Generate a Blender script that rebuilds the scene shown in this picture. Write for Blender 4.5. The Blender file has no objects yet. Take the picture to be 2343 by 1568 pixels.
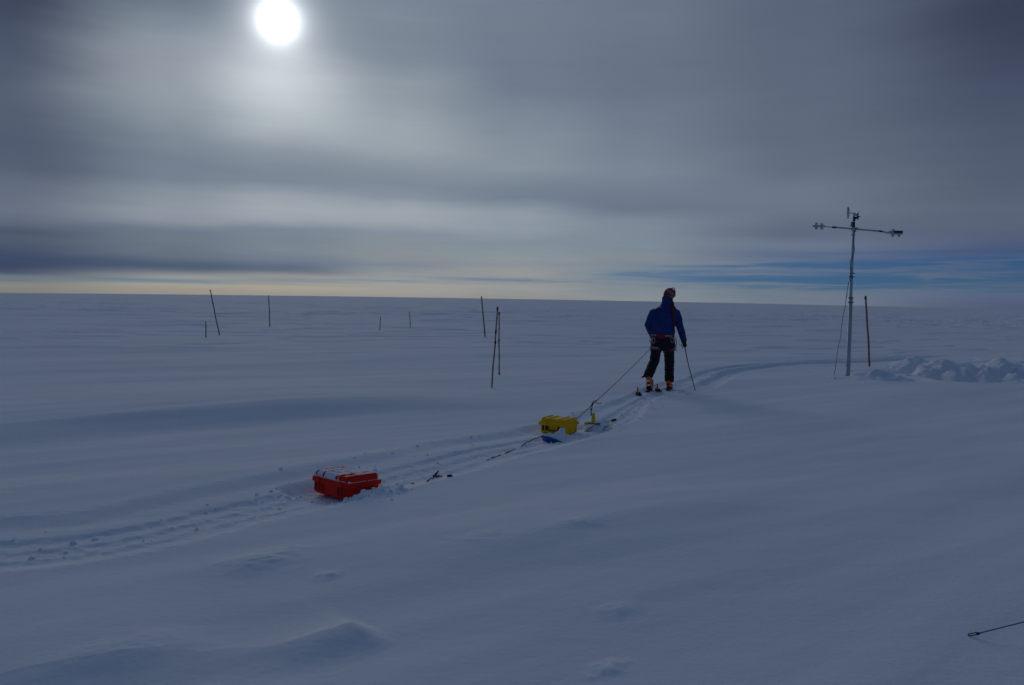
import bpy, bmesh, math, random
import numpy as np
from mathutils import Vector, Matrix
random.seed(7)
SC = bpy.context.scene
COL = SC.collection
R = math.radians
CAM_H = 1.64
# ---------------------------------------------------------------- camera
F = 1794.0                     # focal length in units of a 2342 px wide picture
cam_d = bpy.data.cameras.new('camera'); cam = bpy.data.objects.new('camera', cam_d); COL.objects.link(cam)
cam_d.sensor_width = 36; cam_d.lens = 36 * F / 2342
cam_d.clip_start = 0.05; cam_d.clip_end = 30000
CM = Matrix.Rotation(R(90 - 2.99), 3, 'X') @ Matrix.Rotation(R(0.99), 3, 'Z')
cam.matrix_world = Matrix.Translation((0, 0, CAM_H)) @ CM.to_4x4()
SC.camera = cam

def ray(u, v):
    d = CM @ Vector(((u - 1171) / F, (784 - v) / F, -1.0))
    return d.normalized()
def W(u, v, d):
    """point at world depth y = d seen in direction u, v"""
    r = ray(u, v); k = d / r.y
    return Vector((r.x * k, d, CAM_H + r.z * k))
def azel(u, v):
    r = ray(u, v)
    return math.degrees(math.atan2(r.x, r.y)), math.degrees(math.asin(r.z))

# ---------------------------------------------------------------- noise for the terrain
_rng = np.random.RandomState(11)
_perm = _rng.permutation(512)
_ga = _rng.rand(512) * 2 * math.pi
_gx, _gy = np.cos(_ga), np.sin(_ga)
def noise(x, y):
    xi = np.floor(x).astype(np.int64); yi = np.floor(y).astype(np.int64)
    xf = x - xi; yf = y - yi
    u = xf * xf * xf * (xf * (xf * 6 - 15) + 10); v = yf * yf * yf * (yf * (yf * 6 - 15) + 10)
    def g(ix, iy, dx, dy):
        h = _perm[(_perm[ix & 511] + iy) & 511]
        return _gx[h] * dx + _gy[h] * dy
    a = g(xi, yi, xf, yf); b = g(xi + 1, yi, xf - 1, yf)
    c = g(xi, yi + 1, xf, yf - 1); d = g(xi + 1, yi + 1, xf - 1, yf - 1)
    return ((a + (b - a) * u) + ((c + (d - c) * u) - (a + (b - a) * u)) * v) * 1.5
def fbm(x, y, o=4, gain=.5):
    s = 0; a = 1; t = 0
    for i in range(o):
        s = s + a * noise(x * 2 ** i + 17.3 * i, y * 2 ** i - 9.1 * i); t += a; a *= gain
    return s / t
def ss(e0, e1, x):
    t = np.clip((x - e0) / (e1 - e0), 0, 1); return t * t * (3 - 2 * t)
def flat(u, v, z=0.0):
    r = ray(u, v); k = (z - CAM_H) / r.z
    return (r.x * k, r.y * k)
def smooth_poly(pts, n=8):
    out = []
    P = [np.array(p, float) for p in pts]; P = [2 * P[0] - P[1]] + P + [2 * P[-1] - P[-2]]
    for i in range(1, len(P) - 2):
        for j in range(n):
            t = j / n
            out.append(.5 * ((2 * P[i]) + (-P[i - 1] + P[i + 1]) * t + (2 * P[i - 1] - 5 * P[i] + 4 * P[i + 1] - P[i + 2]) * t * t + (-P[i - 1] + 3 * P[i] - 3 * P[i + 1] + P[i + 2]) * t ** 3))
    out.append(P[-2]); return np.array(out)
def poly_st(x, y, poly, maxd):
    """signed distance (positive = right-hand side of travel), arc length, for points near poly"""
    shp = x.shape; lo = poly.min(0) - maxd; hi = poly.max(0) + maxd
    sel = (x > lo[0]) & (x < hi[0]) & (y > lo[1]) & (y < hi[1])
    fS = np.full(shp, 50.0); fT = np.full(shp, -50.0)
    x = x[sel]; y = y[sel]
    best = np.full(x.shape, 1e9); S = np.full(x.shape, 1e9); T = np.zeros(x.shape)
    acc = 0.0; n = len(poly)
    for i in range(n - 1):
        a = poly[i]; d = poly[i + 1] - a; L = math.hypot(*d); d = d / L
        px = x - a[0]; py = y - a[1]
        t = px * d[0] + py * d[1]; tc = np.clip(t, 0, L)
        dx = px - tc * d[0]; dy = py - tc * d[1]
        dd = dx * dx + dy * dy
        m = dd < best
        best = np.where(m, dd, best)
        sg = np.where(px * d[1] - py * d[0] >= 0, 1.0, -1.0)
        S = np.where(m, sg * np.sqrt(dd), S); T = np.where(m, acc + t, T)
        acc += L
    fS[sel] = S; fT[sel] = T
    return fS, fT, acc

TRACK = smooth_poly([flat(*p) for p in [(-900, 1225), (-350, 1215), (0, 1190), (200, 1172), (400, 1130), (560, 1100), (700, 1073), (850, 1045),
                                         (1000, 1012), (1150, 988), (1240, 968), (1330, 940), (1420, 908), (1480, 888), (1560, 868)]], 6)
OLD = smooth_poly([flat(*p) for p in [(1500, 893), (1560, 868), (1600, 850), (1680, 838), (1800, 828), (1950, 821), (2100, 812), (2160, 808)]], 6)
BAND = np.array([flat(*p) for p in [(-600, 1060), (0, 998), (400, 960), (800, 931), (1200, 906)]])
LEDGE2 = smooth_poly([flat(*p) for p in [(780, 1345), (1850, 1095)]], 1)
LEDGE3 = smooth_poly([flat(*p) for p in [(-300, 1610), (560, 1472)]], 1)
CREST = smooth_poly([flat(*p) for p in [(180, 1520), (420, 1500), (640, 1484), (760, 1462), (860, 1432)]], 5)
PIT = smooth_poly([flat(*p) for p in [(1990, 853), (2060, 858), (2100, 862), (2170, 877), (2280, 880), (2345, 872), (2450, 868), (2600, 880)]], 4)
WD = (math.cos(R(34)), math.sin(R(34)))
BLOBS = []
for (u, vt, d, r) in [(2092, 806, 21.8, .5), (2160, 806, 20.3, .50), (2208, 816, 19.9, .36), (2243, 822, 19.7, .30), (2300, 803, 19.7, .50), (2352, 812, 19.4, .45),
                      (2128, 832, 19.9, .50), (2180, 836, 19.4, .50), (2256, 838, 19.2, .45), (2322, 842, 18.8, .35), (2420, 815, 19.5, .6), (2500, 810, 20.5, .7),
                      (1925, 862, 18.3, .28), (1958, 866, 18.1, .25), (1990, 838, 18.4, .24), (2018, 834, 18.2, .30), (2042, 850, 18.0, .24)]:
    p = W(u, vt, d); BLOBS.append((p.x, d, r * .72, max(.04, p.z * .9)))

def height(x, y):
    x = np.asarray(x, float); y = np.asarray(y, float)
    r = np.hypot(x, y)
    a = x * WD[0] + y * WD[1]; b = -x * WD[1] + y * WD[0]
    near = 1 - ss(25, 60, r)
    # broad swells, wind aligned
    h = .10 * fbm(a / 16 + 3.1, b / 4.2, 3) * (0.35 + .65 * ss(7, 14, r)) + .03 * fbm(a / 5 + 8, b / 1.1 + 2, 3) * (1 - .55 * ss(12, 30, r))
    # fine wind ripple
    h += .0022 * fbm(a / 1.1, b / .22, 3) * near
    # sastrugi: low ledges with a steep lee edge, growing towards the distance
    aa = x * .93 + y * .37; bb = -x * .37 + y * .93
    wob = fbm(aa / 9 + 5, bb / 6, 3)
    n1 = fbm(aa / 7 + 1.7, bb / 2.6 + wob * .8, 4)
    led = ss(.08, .20, n1) * .045 + ss(.31, .36, n1) * .04
    h += led * ss(17, 34, r) * (1 - .0 * near)
    n2 = fbm(aa / 22 + 4.1, bb / 9 + wob, 4)
    h += (ss(.12, .17, n2) * .14 + ss(.28, .30, n2) * .10) * ss(45, 110, r)
    h += .9 * fbm(x / 160, y / 70, 4) * ss(120, 500, r)
    # crusty patches in the foreground
    for (u, v, rad, amp) in [(575, 1290, .42, .034), (645, 1262, .25, .016), (752, 1322, .16, .022), (60, 1120, .9, .02), (1420, 1405, .25, .015), (1090, 1245, .3, .015), (1330, 1215, .3, .015), (1385, 1532, .15, .018), (300, 1490, .5, .012)]:
        cx, cy = flat(u, v); q = np.hypot((a - (cx * WD[0] + cy * WD[1])) / rad, (b - (-cx * WD[1] + cy * WD[0])) / (rad * .62))
        w = (1 - ss(-.1, 1.15, q + .5 * fbm(x / rad * 1.6, y / rad * 1.6, 3))) ** 1.5
        h += amp * w * (.7 + .5 * np.abs(fbm(a / .16, b / .07, 3)))
    # long ledge crossing from the left
    S, T, L = poly_st(x, y, BAND, 6)
    S = S + .18 * fbm(T / 3.0, S * 0 + 2, 2)
    env = ss(-1, 1, T) * (1 - ss(L * .55, L, T))
    h += env * np.where(S < 0, .17 * (1 - ss(0, 5, -S)), .17 * (1 - ss(-.15, 1.05, S)) / (1 - ss(-.15, 1.05, 0.0)))
    # fainter ledges in the foreground
    for (PL, am_, wd_) in ((LEDGE2, .055, .75), (LEDGE3, .045, .35)):
        S, T, L = poly_st(x, y, PL, 3)
        S = S + .10 * fbm(x / 1.1, y / 1.1, 3); env = ss(0, L * .4, T) * (1 - ss(L * .6, L, T))
        h += env * am_ * np.where(S < 0, 1 - ss(0, 1.5, -S), 1 - ss(-.06, wd_, S))
    # peaked drift at the bottom
    S, T, L = poly_st(x, y, CREST, 2)
    env = ss(-.2, L * .75, T) * (1 - ss(L - .16, L - .01, T))
    am = .024 + .034 * ss(L * .55, L - .1, T); sw = S + .03 * fbm(x * 6, y * 6, 3)
    h += env * am * np.where(sw > 0, 1 - ss(-.02, .30, sw), np.exp(-np.abs(sw) / .16))
    # sled and ski trail
    S, T, L = poly_st(x, y, TRACK, 2)
    wd = 1.0 + .32 * (1 - ss(.42 * L, .60 * L, T)) - .40 * ss(L - 6.5, L - 3.5, T)
    jit = .035 * fbm(T / .22, S * 2, 4) + .05 * fbm(T / 1.3, S * .7 + 5, 2)
    q = (S + jit) / wd
    cr = np.abs(fbm(x / .16, y / .16, 4))
    trk = (-.085 * ss(-.02, .20, q) + .018 * ss(.16, .36, q) - .055 * ss(.40, .47, q) + .015 * ss(.49, .55, q) - .03 * ss(.58, .63, q)
           + .025 * ss(.68, .74, q) - .012 * ss(.75, .79, q) + .137 * ss(.78, 1.0, q) - .013 * ss(1.02, 1.30, q))
    rough = ss(.36, .44, q) * (1 - ss(.86, 1.0, q))
    trk = trk + rough * (.055 * cr - .012) + ss(.08, .2, q) * (1 - rough) * (1 - ss(.9, 1, q)) * .010 * fbm(x / .3, y / .12, 3)
    lip = np.exp(-((q + .05) / .07) ** 2); trk = trk + lip * (.012 + .035 * cr)
    nb = np.exp(-((q - .98) / .06) ** 2); trk = trk + nb * (.03 * cr)
    h += .43 * (1 - .25 * (1 - ss(.3 * L, .5 * L, T))) * trk * ss(-.5, .5, T) * (1 - ss(L - 1.2, L - .3, T))
    # hollow trampled beside the red case, bank pushed up along its end
    for (X0, Y0, phi, a_, z0, bk) in ((-1.355, 6.50, 38, .47, -.088, .040), (.729, 9.90, 29, .41, -.055, .02)):
        c_, s_ = math.cos(R(phi)), math.sin(R(phi)); lx = (x - X0) * c_ - (y - Y0) * s_; ly = (x - X0) * s_ + (y - Y0) * c_
        m_ = ss(-a_ - .28, -a_ - .05, lx) * (1 - ss(-.08, .05, lx)) * ss(-.30, -.14, ly) * (1 - ss(.36, .55, ly))
        h = h * (1 - m_) + (z0 + .018 * fbm(x / .09, y / .09, 3)) * m_
        h += bk * ss(-.0, .09, lx) * (1 - ss(.10, .35, lx)) * ss(-.12, .1, ly) * (1 - ss(.35, .55, ly)) * (1 + .9 * fbm(x / .07, y / .07, 3))
    # older curving trail
    S, T, L = poly_st(x, y, OLD, 2)
    q = S + .05 * fbm(T / .5, S, 3) - .45
    old = -.075 * ss(-.45, -.33, q) * (1 - ss(-.12, .0, q)) - .075 * ss(.08, .18, q) * (1 - ss(.38, .55, q)) + .03 * np.exp(-(q / .06) ** 2)
    old = old + .05 * np.abs(fbm(x / .35, y / .35, 3)) * (ss(-.5, -.3, q) * (1 - ss(.4, .6, q)))
    h += .8 * old * ss(.6, 2.2, T) * (1 - ss(L - 5, L, T))
    # dug pit and heaps on the right
    S, T, L = poly_st(x, y, PIT, 3)
    env = ss(-.5, 1.2, T)
    h += env * (np.where(S < 0, -.32 * ss(0, .35, -S) * (1 - ss(1.4, 2.6, -S)), 0.03 * np.exp(-np.abs(S) / .4)))
    m = (x > 6) & (x < 20) & (y > 15) & (y < 25)
    if np.any(m):
        xm = x[m] + .28 * fbm(x[m] / .4, y[m] / .4, 3); ym = y[m] + .28 * fbm(x[m] / .4 + 9, y[m] / .4, 3); best = np.zeros(xm.shape)
        for (bx, by, br, bh) in BLOBS:
            rr = np.hypot((xm - bx), (ym - by) * .9) / br
            best = np.maximum(best, bh * .82 * (np.clip(1 - (rr / 2.1), 0, 1) ** .8))
        hm = h[m]
        hm = np.where(best > .01, np.maximum(hm, 0) * 0 + np.maximum(hm, hm * (1 - ss(.02, .2, best)) + best + ss(.02, .15, best) * (.10 * fbm(x[m] / .22 + 4, y[m] / .22, 4) - .02)), hm)
        h = h.copy(); h[m] = hm
    # the ice cap domes very gently towards the horizon
    az = np.degrees(np.arctan2(x, np.maximum(y, .001)))
    dome = np.clip(1 - ((az - 2) / 36) ** 2, 0, 1) * .21
    h += ss(60, 900, r) * r * np.tan(np.radians(dome)) * (1 - ss(4000, 7000, r))
    return h
def H(x, y):
    return float(height(np.array([x]), np.array([y]))[0])
def G(u, v):
    """where the sight line u, v meets the snow"""
    r = ray(u, v); ks = np.geomspace(1.5, 400, 2500)
    xs, ys, zs = r.x * ks, r.y * ks, CAM_H + r.z * ks
    hh = height(xs, ys); i = int(np.argmax(zs < hh))
    return Vector((xs[i], ys[i], hh[i]))

# ---------------------------------------------------------------- node helpers
class E:
    nt = None
    def __init__(s, sock): s.k = sock
    @staticmethod
    def m(op, a, b=None, c=None, clamp=False):
        n = E.nt.nodes.new('ShaderNodeMath'); n.operation = op; n.use_clamp = clamp
        for i, x in enumerate((a, b, c)):
            if x is None: continue
            if isinstance(x, E): E.nt.links.new(x.k, n.inputs[i])
            else: n.inputs[i].default_value = float(x)
        return E(n.outputs[0])
    def __add__(s, o): return E.m('ADD', s, o)
    __radd__ = __add__
    def __sub__(s, o): return E.m('SUBTRACT', s, o)
    def __rsub__(s, o): return E.m('SUBTRACT', o, s)
    def __mul__(s, o): return E.m('MULTIPLY', s, o)
    __rmul__ = __mul__
    def __truediv__(s, o): return E.m('DIVIDE', s, o)
def esmooth(x, a, b):
    n = E.nt.nodes.new('ShaderNodeMapRange'); n.interpolation_type = 'SMOOTHSTEP'
    E.nt.links.new(x.k, n.inputs[0]); n.inputs[1].default_value = a; n.inputs[2].default_value = b
    return E(n.outputs[0])
def exp_(x): return E.m('EXPONENT', x)
def s2l(c): c = c / 255.0; return c / 12.92 if c <= .04045 else ((c + .055) / 1.055) ** 2.4
def lin(c): return tuple(s2l(x) for x in c) + (1,)

# ---------------------------------------------------------------- sky
SUN_AZ, SUN_EL = azel(636, 46)
SUNV = ray(636, 46)
def build_world():
    w = bpy.data.worlds.new('World'); SC.world = w; w.use_nodes = True
    nt = w.node_tree; E.nt = nt
    for n in list(nt.nodes): nt.nodes.remove(n)
    out = nt.nodes.new('ShaderNodeOutputWorld'); bg = nt.nodes.new('ShaderNodeBackground')
    nt.links.new(bg.outputs[0], out.inputs[0])
    tc = nt.nodes.new('ShaderNodeTexCoord'); sp = nt.nodes.new('ShaderNodeSeparateXYZ')
    nt.links.new(tc.outputs['Generated'], sp.inputs[0])
    X, Y, Z = (E(sp.outputs[i]) for i in range(3))
    az = E.m('ARCTAN2', X, Y) * (180 / math.pi)
    el = E.m('ARCSINE', Z) * (180 / math.pi)
    def nz(sx, sy, sz, detail=4, rough=.55, dist=0):
        c = nt.nodes.new('ShaderNodeCombineXYZ')
        nt.links.new((az * sx).k, c.inputs[0]); nt.links.new((el * sy).k, c.inputs[1]); c.inputs[2].default_value = sz
        n = nt.nodes.new('ShaderNodeTexNoise'); n.inputs['Scale'].default_value = 1; n.inputs['Detail'].default_value = detail
        n.inputs['Roughness'].default_value = rough; n.inputs['Distortion'].default_value = dist
        nt.links.new(c.outputs[0], n.inputs['Vector']); return E(n.outputs[0]) - .5
    warp = nz(.09, .35, 3, 4)
    lowfade = esmooth(el, 1.0, 7.0)
    el2 = el + warp * (lowfade * 1.1 + .2)
    az2 = az + nz(.05, .3, 9, 3) * 5
    # columns of cloud colour by elevation
    cols = SKY_COLS
    ELM = 32.0
    prev = None; prev_az = None
    for (u, pts) in cols:
        vh = 690; a0 = azel(u, 550)[0]
        ramp = nt.nodes.new('ShaderNodeValToRGB'); cr = ramp.color_ramp; cr.interpolation = 'EASE' if False else 'LINEAR'
        P = sorted((max(0, azel(u, v)[1]) / ELM, c) for v, c in pts)
        while len(cr.elements) > 1: cr.elements.remove(cr.elements[0])
        cr.elements[0].position = P[0][0]; cr.elements[0].color = lin(P[0][1])
        for p, c in P[1:]:
            e = cr.elements.new(min(1, p)); e.color = lin(c)
        nt.links.new((el2 * (1 / ELM)).k, ramp.inputs[0])
        if prev is None: prev = ramp.outputs[0]
        else:
            mx = nt.nodes.new('ShaderNodeMix'); mx.data_type = 'RGBA'
            nt.links.new(esmooth(az2, prev_az, a0).k, mx.inputs[0]); nt.links.new(prev, mx.inputs[6]); nt.links.new(ramp.outputs[0], mx.inputs[7])
            prev = mx.outputs[2]
        prev_az = a0
    # the sky to the sides, behind and overhead: plain bluish overcast
    def mixc(f, a, b):
        mx = nt.nodes.new('ShaderNodeMix'); mx.data_type = 'RGBA'
        nt.links.new(f.k, mx.inputs[0])
        for s, k in ((a, 6), (b, 7)):
            if isinstance(s, tuple): mx.inputs[k].default_value = s
            else: nt.links.new(s, mx.inputs[k])
        return mx.outputs[2]
    absaz = E.m('ABSOLUTE', az)
    back = mixc(nz(.03, .12, 20, 4) + .5, BACK_A, BACK_B)
    prev = mixc(esmooth(absaz, 40, 75), prev, back)
    prev = mixc(esmooth(el, 27, 48), prev, mixc(nz(.03, .1, 31, 4) + .5, ZEN_A, ZEN_B))
    # fine streaky cloud texture
    st = nz(.16, 1.5, 5, 5, .6, .3) * .09 + nz(.03, .5, 7, 4, .5) * .08 + nz(.35, 5.0, 2, 4, .6) * (1 - esmooth(el, 2, 7)) * .16
    mul = nt.nodes.new('ShaderNodeVectorMath'); mul.operation = 'SCALE'
    nt.links.new(prev, mul.inputs[0]); nt.links.new((1 + st).k, mul.inputs['Scale'])
    cloud = mul.outputs[0]
    # gaps with blue sky
    sky = nt.nodes.new('ShaderNodeTexSky'); sky.sky_type = 'NISHITA'; sky.sun_disc = False
    sky.sun_elevation = R(SUN_EL); sky.sun_rotation = R(SUN_AZ); sky.altitude = 2500; sky.air_density = 1.0; sky.dust_density = .3; sky.ozone_density = 2
    g = None
    for (u, v, su, sv, amp) in GAPS:
        a0, e0 = azel(u, v)
        t = (az - a0) / (su / 31.3); q = (el + warp * .25 - e0 + (az - a0) * .004) / (sv / 31.3)
        k = exp_((t * t + q * q) * -.5) * amp
        g = k if g is None else g + k
    streak = nz(.11, 2.4, 44, 6, .62, .5) * 7.0 + .75
    mask = E.m('MULTIPLY', g, E.m('MAXIMUM', streak, .15))
    mask = 1 - exp_(mask * -1.25)
    # the clear sky itself: brightness of the sky texture, cooled
    sk = nt.nodes.new('ShaderNodeVectorMath'); sk.operation = 'MULTIPLY'; nt.links.new(sky.outputs[0], sk.inputs[0]); sk.inputs[1].default_value = SKYTINT
    cmix = mixc(mask, cloud, sk.outputs[0])
    # the sun behind thin cloud
    dp = nt.nodes.new('ShaderNodeVectorMath'); dp.operation = 'DOT_PRODUCT'; nt.links.new(tc.outputs['Generated'], dp.inputs[0]); dp.inputs[1].default_value = tuple(SUNV)
    th = E.m('ARCCOSINE', E.m('MINIMUM', E(dp.outputs['Value']), 1.0)) * (180 / math.pi)
    glow = exp_((th * th) * (-1 / 1.08 ** 2)) * 2.0 + exp_((th * th) * (-1 / 2.1 ** 2)) * .40 + exp_(th * (-1 / 2.2)) * .20
    ta = (az - SUN_AZ) / 3.0; te = (el - (SUN_EL - 3.4)) / 1.7
    glow = glow + exp_((ta * ta + te * te) * -.5) * .16
    cg = nt.nodes.new('ShaderNodeCombineXYZ')
    nt.links.new((glow * .96).k, cg.inputs[0]); nt.links.new(glow.k, cg.inputs[1]); nt.links.new((glow * 1.0).k, cg.inputs[2])
    ad = nt.nodes.new('ShaderNodeVectorMath'); ad.operation = 'ADD'; nt.links.new(cmix, ad.inputs[0]); nt.links.new(cg.outputs[0], ad.inputs[1])
    nt.links.new(ad.outputs[0], bg.inputs[0]); bg.inputs[1].default_value = 1.0
    try: w.cycles.sampling_method = 'MANUAL'; w.cycles.sample_map_resolution = 1024
    except Exception: pass

SKY_COLS = [
 (20, [(0,(64,72,93)),(46,(68,77,98)),(137,(80,90,110)),(228,(86,96,115)),(319,(82,92,112)),(387,(86,96,116)),(419,(98,108,126)),(478,(103,113,130)),(501,(96,106,124)),(528,(78,88,109)),(546,(82,92,112)),(587,(63,76,102)),(610,(60,72,100)),(624,(75,84,108)),(633,(112,120,125)),(642,(106,118,126)),(649,(133,133,130)),(665,(128,127,124))]),
 (393, [(0,(105,116,134)),(27,(118,130,145)),(91,(136,146,158)),(137,(140,149,160)),(182,(144,153,163)),(237,(144,154,164)),(291,(130,141,153)),(364,(116,128,143)),(410,(117,129,144)),(437,(134,144,155)),(483,(141,150,160)),(501,(136,145,156)),(524,(107,118,135)),(546,(108,119,132)),(587,(100,112,128)),(606,(76,93,115)),(615,(82,95,118)),(624,(112,120,130)),(633,(148,151,149)),(646,(125,138,144)),(651,(160,158,148)),(660,(155,150,138)),(672,(148,143,137))]),
 (635, [(0,(117,129,145)),(91,(131,142,155)),(137,(151,160,170)),(173,(166,176,183)),(237,(172,182,188)),(291,(168,178,185)),(319,(156,165,174)),(346,(138,148,160)),(392,(123,135,149)),(419,(124,135,149)),(455,(152,161,170)),(483,(160,169,176)),(501,(153,161,170)),(524,(120,132,147)),(546,(117,129,143)),(569,(122,133,145)),(596,(110,122,139)),(610,(92,105,127)),(619,(98,108,126)),(633,(150,150,148)),(644,(130,140,145)),(649,(160,157,150)),(660,(165,158,142)),(674,(150,147,142))]),
 (901, [(0,(119,131,147)),(46,(125,136,151)),(91,(122,133,148)),(137,(125,136,151)),(182,(142,152,163)),(237,(145,155,165)),(291,(155,165,174)),(337,(154,164,172)),(387,(132,143,155)),(423,(125,136,151)),(455,(135,145,158)),(483,(158,167,175)),(510,(154,163,171)),(533,(130,141,154)),(569,(133,142,148)),(592,(135,142,148)),(606,(122,132,146)),(624,(140,146,150)),(637,(150,153,153)),(653,(158,156,151)),(669,(158,155,150)),(678,(152,149,145))]),
 (1180, [(0,(112,124,141)),(46,(114,125,142)),(137,(110,122,140)),(205,(111,123,140)),(255,(122,134,149)),(319,(131,142,155)),(382,(135,146,158)),(433,(117,130,146)),(460,(114,127,144)),(492,(144,154,165)),(524,(141,151,162)),(555,(128,141,152)),(592,(138,147,155)),(606,(135,142,150)),(619,(148,150,150)),(633,(147,149,150)),(660,(148,150,150)),(678,(142,143,143))]),
 (1452, [(0,(105,116,135)),(46,(108,119,137)),(137,(103,114,132)),(205,(104,116,134)),(273,(110,122,139)),(364,(118,130,145)),(401,(121,133,148)),(437,(113,125,142)),(474,(106,118,136)),(505,(123,135,150)),(569,(124,137,150)),(592,(130,138,147)),(615,(124,137,148)),(647,(124,137,147)),(660,(130,138,145)),(669,(127,138,147)),(683,(135,141,145))]),
 (1820, [(0,(90,100,121)),(91,(92,102,122)),(182,(93,103,123)),(319,(95,106,125)),(387,(98,108,127)),(433,(108,119,137)),(478,(105,116,134)),(510,(98,108,128)),(537,(94,105,127)),(565,(106,118,138)),(587,(92,107,135)),(601,(108,120,137)),(637,(110,122,137)),(669,(106,120,136)),(692,(108,120,135))]),
 (2325, [(0,(57,65,87)),(91,(60,68,90)),(182,(69,78,100)),(273,(76,86,107)),(341,(80,90,111)),(410,(84,94,114)),(478,(90,100,120)),(524,(88,98,119)),(551,(82,94,122)),(578,(72,88,120)),(592,(80,96,128)),(637,(84,100,126)),(665,(90,105,130)),(683,(84,97,127)),(706,(80,90,115))]),
]
GAPS = [(2330,607,230,9,1.9),(2020,609,200,5,1.0),(1760,608,150,5,.6),(1620,624,140,4,.55),(2320,648,260,9,2.6),(1980,641,230,7,1.5),(1830,655,120,4,.6),(1720,640,140,5,.5),(1470,627,110,3,.4),(1700,658,130,3,.5),(1180,641,130,3,.7),(850,643,130,2.5,.45),(300,641,260,2,.35),(2100,575,200,6,.35)]
SKYTINT = (.0068, .0132, .0275)
BACK_A = lin((42,62,96)); BACK_B = lin((60,80,112)); ZEN_A = lin((59,77,103)); ZEN_B = lin((77,94,118))
build_world()
sl = bpy.data.lights.new('sun', 'SUN'); so = bpy.data.objects.new('sun', sl); COL.objects.link(so)
sl.energy = .36; sl.angle = R(27); sl.color = (1, .93, .82)
so.rotation_euler = SUNV.to_track_quat('Z', 'Y').to_euler(); so.location = (-30, 90, 40)
SC.view_settings.view_transform = 'Standard'; SC.view_settings.look = 'None'; SC.view_settings.exposure = 0; SC.view_settings.gamma = 1

# ---------------------------------------------------------------- materials
def mat(name, col, rough=.6, metal=0.0, var=.12, scale=12.0, bump=0.0, bscale=60.0, spec=.5, coord='Object'):
    m = bpy.data.materials.new(name); m.use_nodes = True; nt = m.node_tree; E.nt = nt
    b = nt.nodes['Principled BSDF']
    tc = nt.nodes.new('ShaderNodeTexCoord')
    n = nt.nodes.new('ShaderNodeTexNoise'); n.inputs['Scale'].default_value = scale; n.inputs['Detail'].default_value = 5
    nt.links.new(tc.outputs[coord], n.inputs['Vector'])
    mr = nt.nodes.new('ShaderNodeMapRange'); mr.inputs[3].default_value = 1 - var; mr.inputs[4].default_value = 1 + var
    mr.inputs[1].default_value = .3; mr.inputs[2].default_value = .7
    nt.links.new(n.outputs[0], mr.inputs[0])
    sc = nt.nodes.new('ShaderNodeVectorMath'); sc.operation = 'SCALE'; sc.inputs[0].default_value = col[:3]
    nt.links.new(mr.outputs[0], sc.inputs['Scale']); nt.links.new(sc.outputs[0], b.inputs['Base Color'])
    b.inputs['Roughness'].default_value = rough; b.inputs['Metallic'].default_value = metal; b.inputs['Specular IOR Level'].default_value = spec
    if bump:
        n2 = nt.nodes.new('ShaderNodeTexNoise'); n2.inputs['Scale'].default_value = bscale; n2.inputs['Detail'].default_value = 4
        nt.links.new(tc.outputs[coord], n2.inputs['Vector'])
        bp = nt.nodes.new('ShaderNodeBump'); bp.inputs['Strength'].default_value = 1; bp.inputs['Distance'].default_value = bump
        nt.links.new(n2.outputs[0], bp.inputs['Height']); nt.links.new(bp.outputs[0], b.inputs['Normal'])
    return m
def snow_mat(name='snow', ground=True):
    m = bpy.data.materials.new(name); m.use_nodes = True; nt = m.node_tree; E.nt = nt
    b = nt.nodes['Principled BSDF']
    b.inputs['Base Color'].default_value = (.86, .89, .93, 1); b.inputs['Roughness'].default_value = .9; b.inputs['Specular IOR Level'].default_value = .06
    tc = nt.nodes.new('ShaderNodeTexCoord')
    def N(scale, det=4, vec=None, st=None):
        n = nt.nodes.new('ShaderNodeTexNoise'); n.inputs['Scale'].default_value = scale; n.inputs['Detail'].default_value = det
        if st:
            mp = nt.nodes.new('ShaderNodeMapping'); mp.inputs['Rotation'].default_value = (0, 0, R(-34)); mp.inputs['Scale'].default_value = st
            nt.links.new(tc.outputs['Object'], mp.inputs[0]); nt.links.new(mp.outputs[0], n.inputs['Vector'])
        else: nt.links.new(tc.outputs['Object'], n.inputs['Vector'])
        return E(n.outputs[0])
    if ground:
        hgt = N(1.0, 6, st=(1.6, 6, 2)) * .0045 + N(30, 4) * .0030 + N(300, 2) * .0012
    else:
        hgt = N(40, 4) * .006 + N(200, 2) * .001
    bp = nt.nodes.new('ShaderNodeBump'); bp.inputs['Strength'].default_value = 1; bp.inputs['Distance'].default_value = 1
    nt.links.new(hgt.k, bp.inputs['Height']); nt.links.new(bp.outputs[0], b.inputs['Normal'])
    # slightly varying albedo: crust and powder
    if ground:
        al = N(.25, 5, st=(.5, 1.6, 1)); mr = nt.nodes.new('ShaderNodeMapRange'); nt.links.new(al.k, mr.inputs[0])
        mr.inputs[1].default_value = .3; mr.inputs[2].default_value = .7
        mx = nt.nodes.new('ShaderNodeMix'); mx.data_type = 'RGBA'; nt.links.new(mr.outputs[0], mx.inputs[0])
        mx.inputs[6].default_value = (.82, .86, .91, 1); mx.inputs[7].default_value = (.88, .90, .94, 1); nt.links.new(mx.outputs[2], b.inputs['Base Color'])
    return m
SNOW = snow_mat('snow_ground_material'); SNOWCAP = snow_mat('loose_snow', False)

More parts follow.
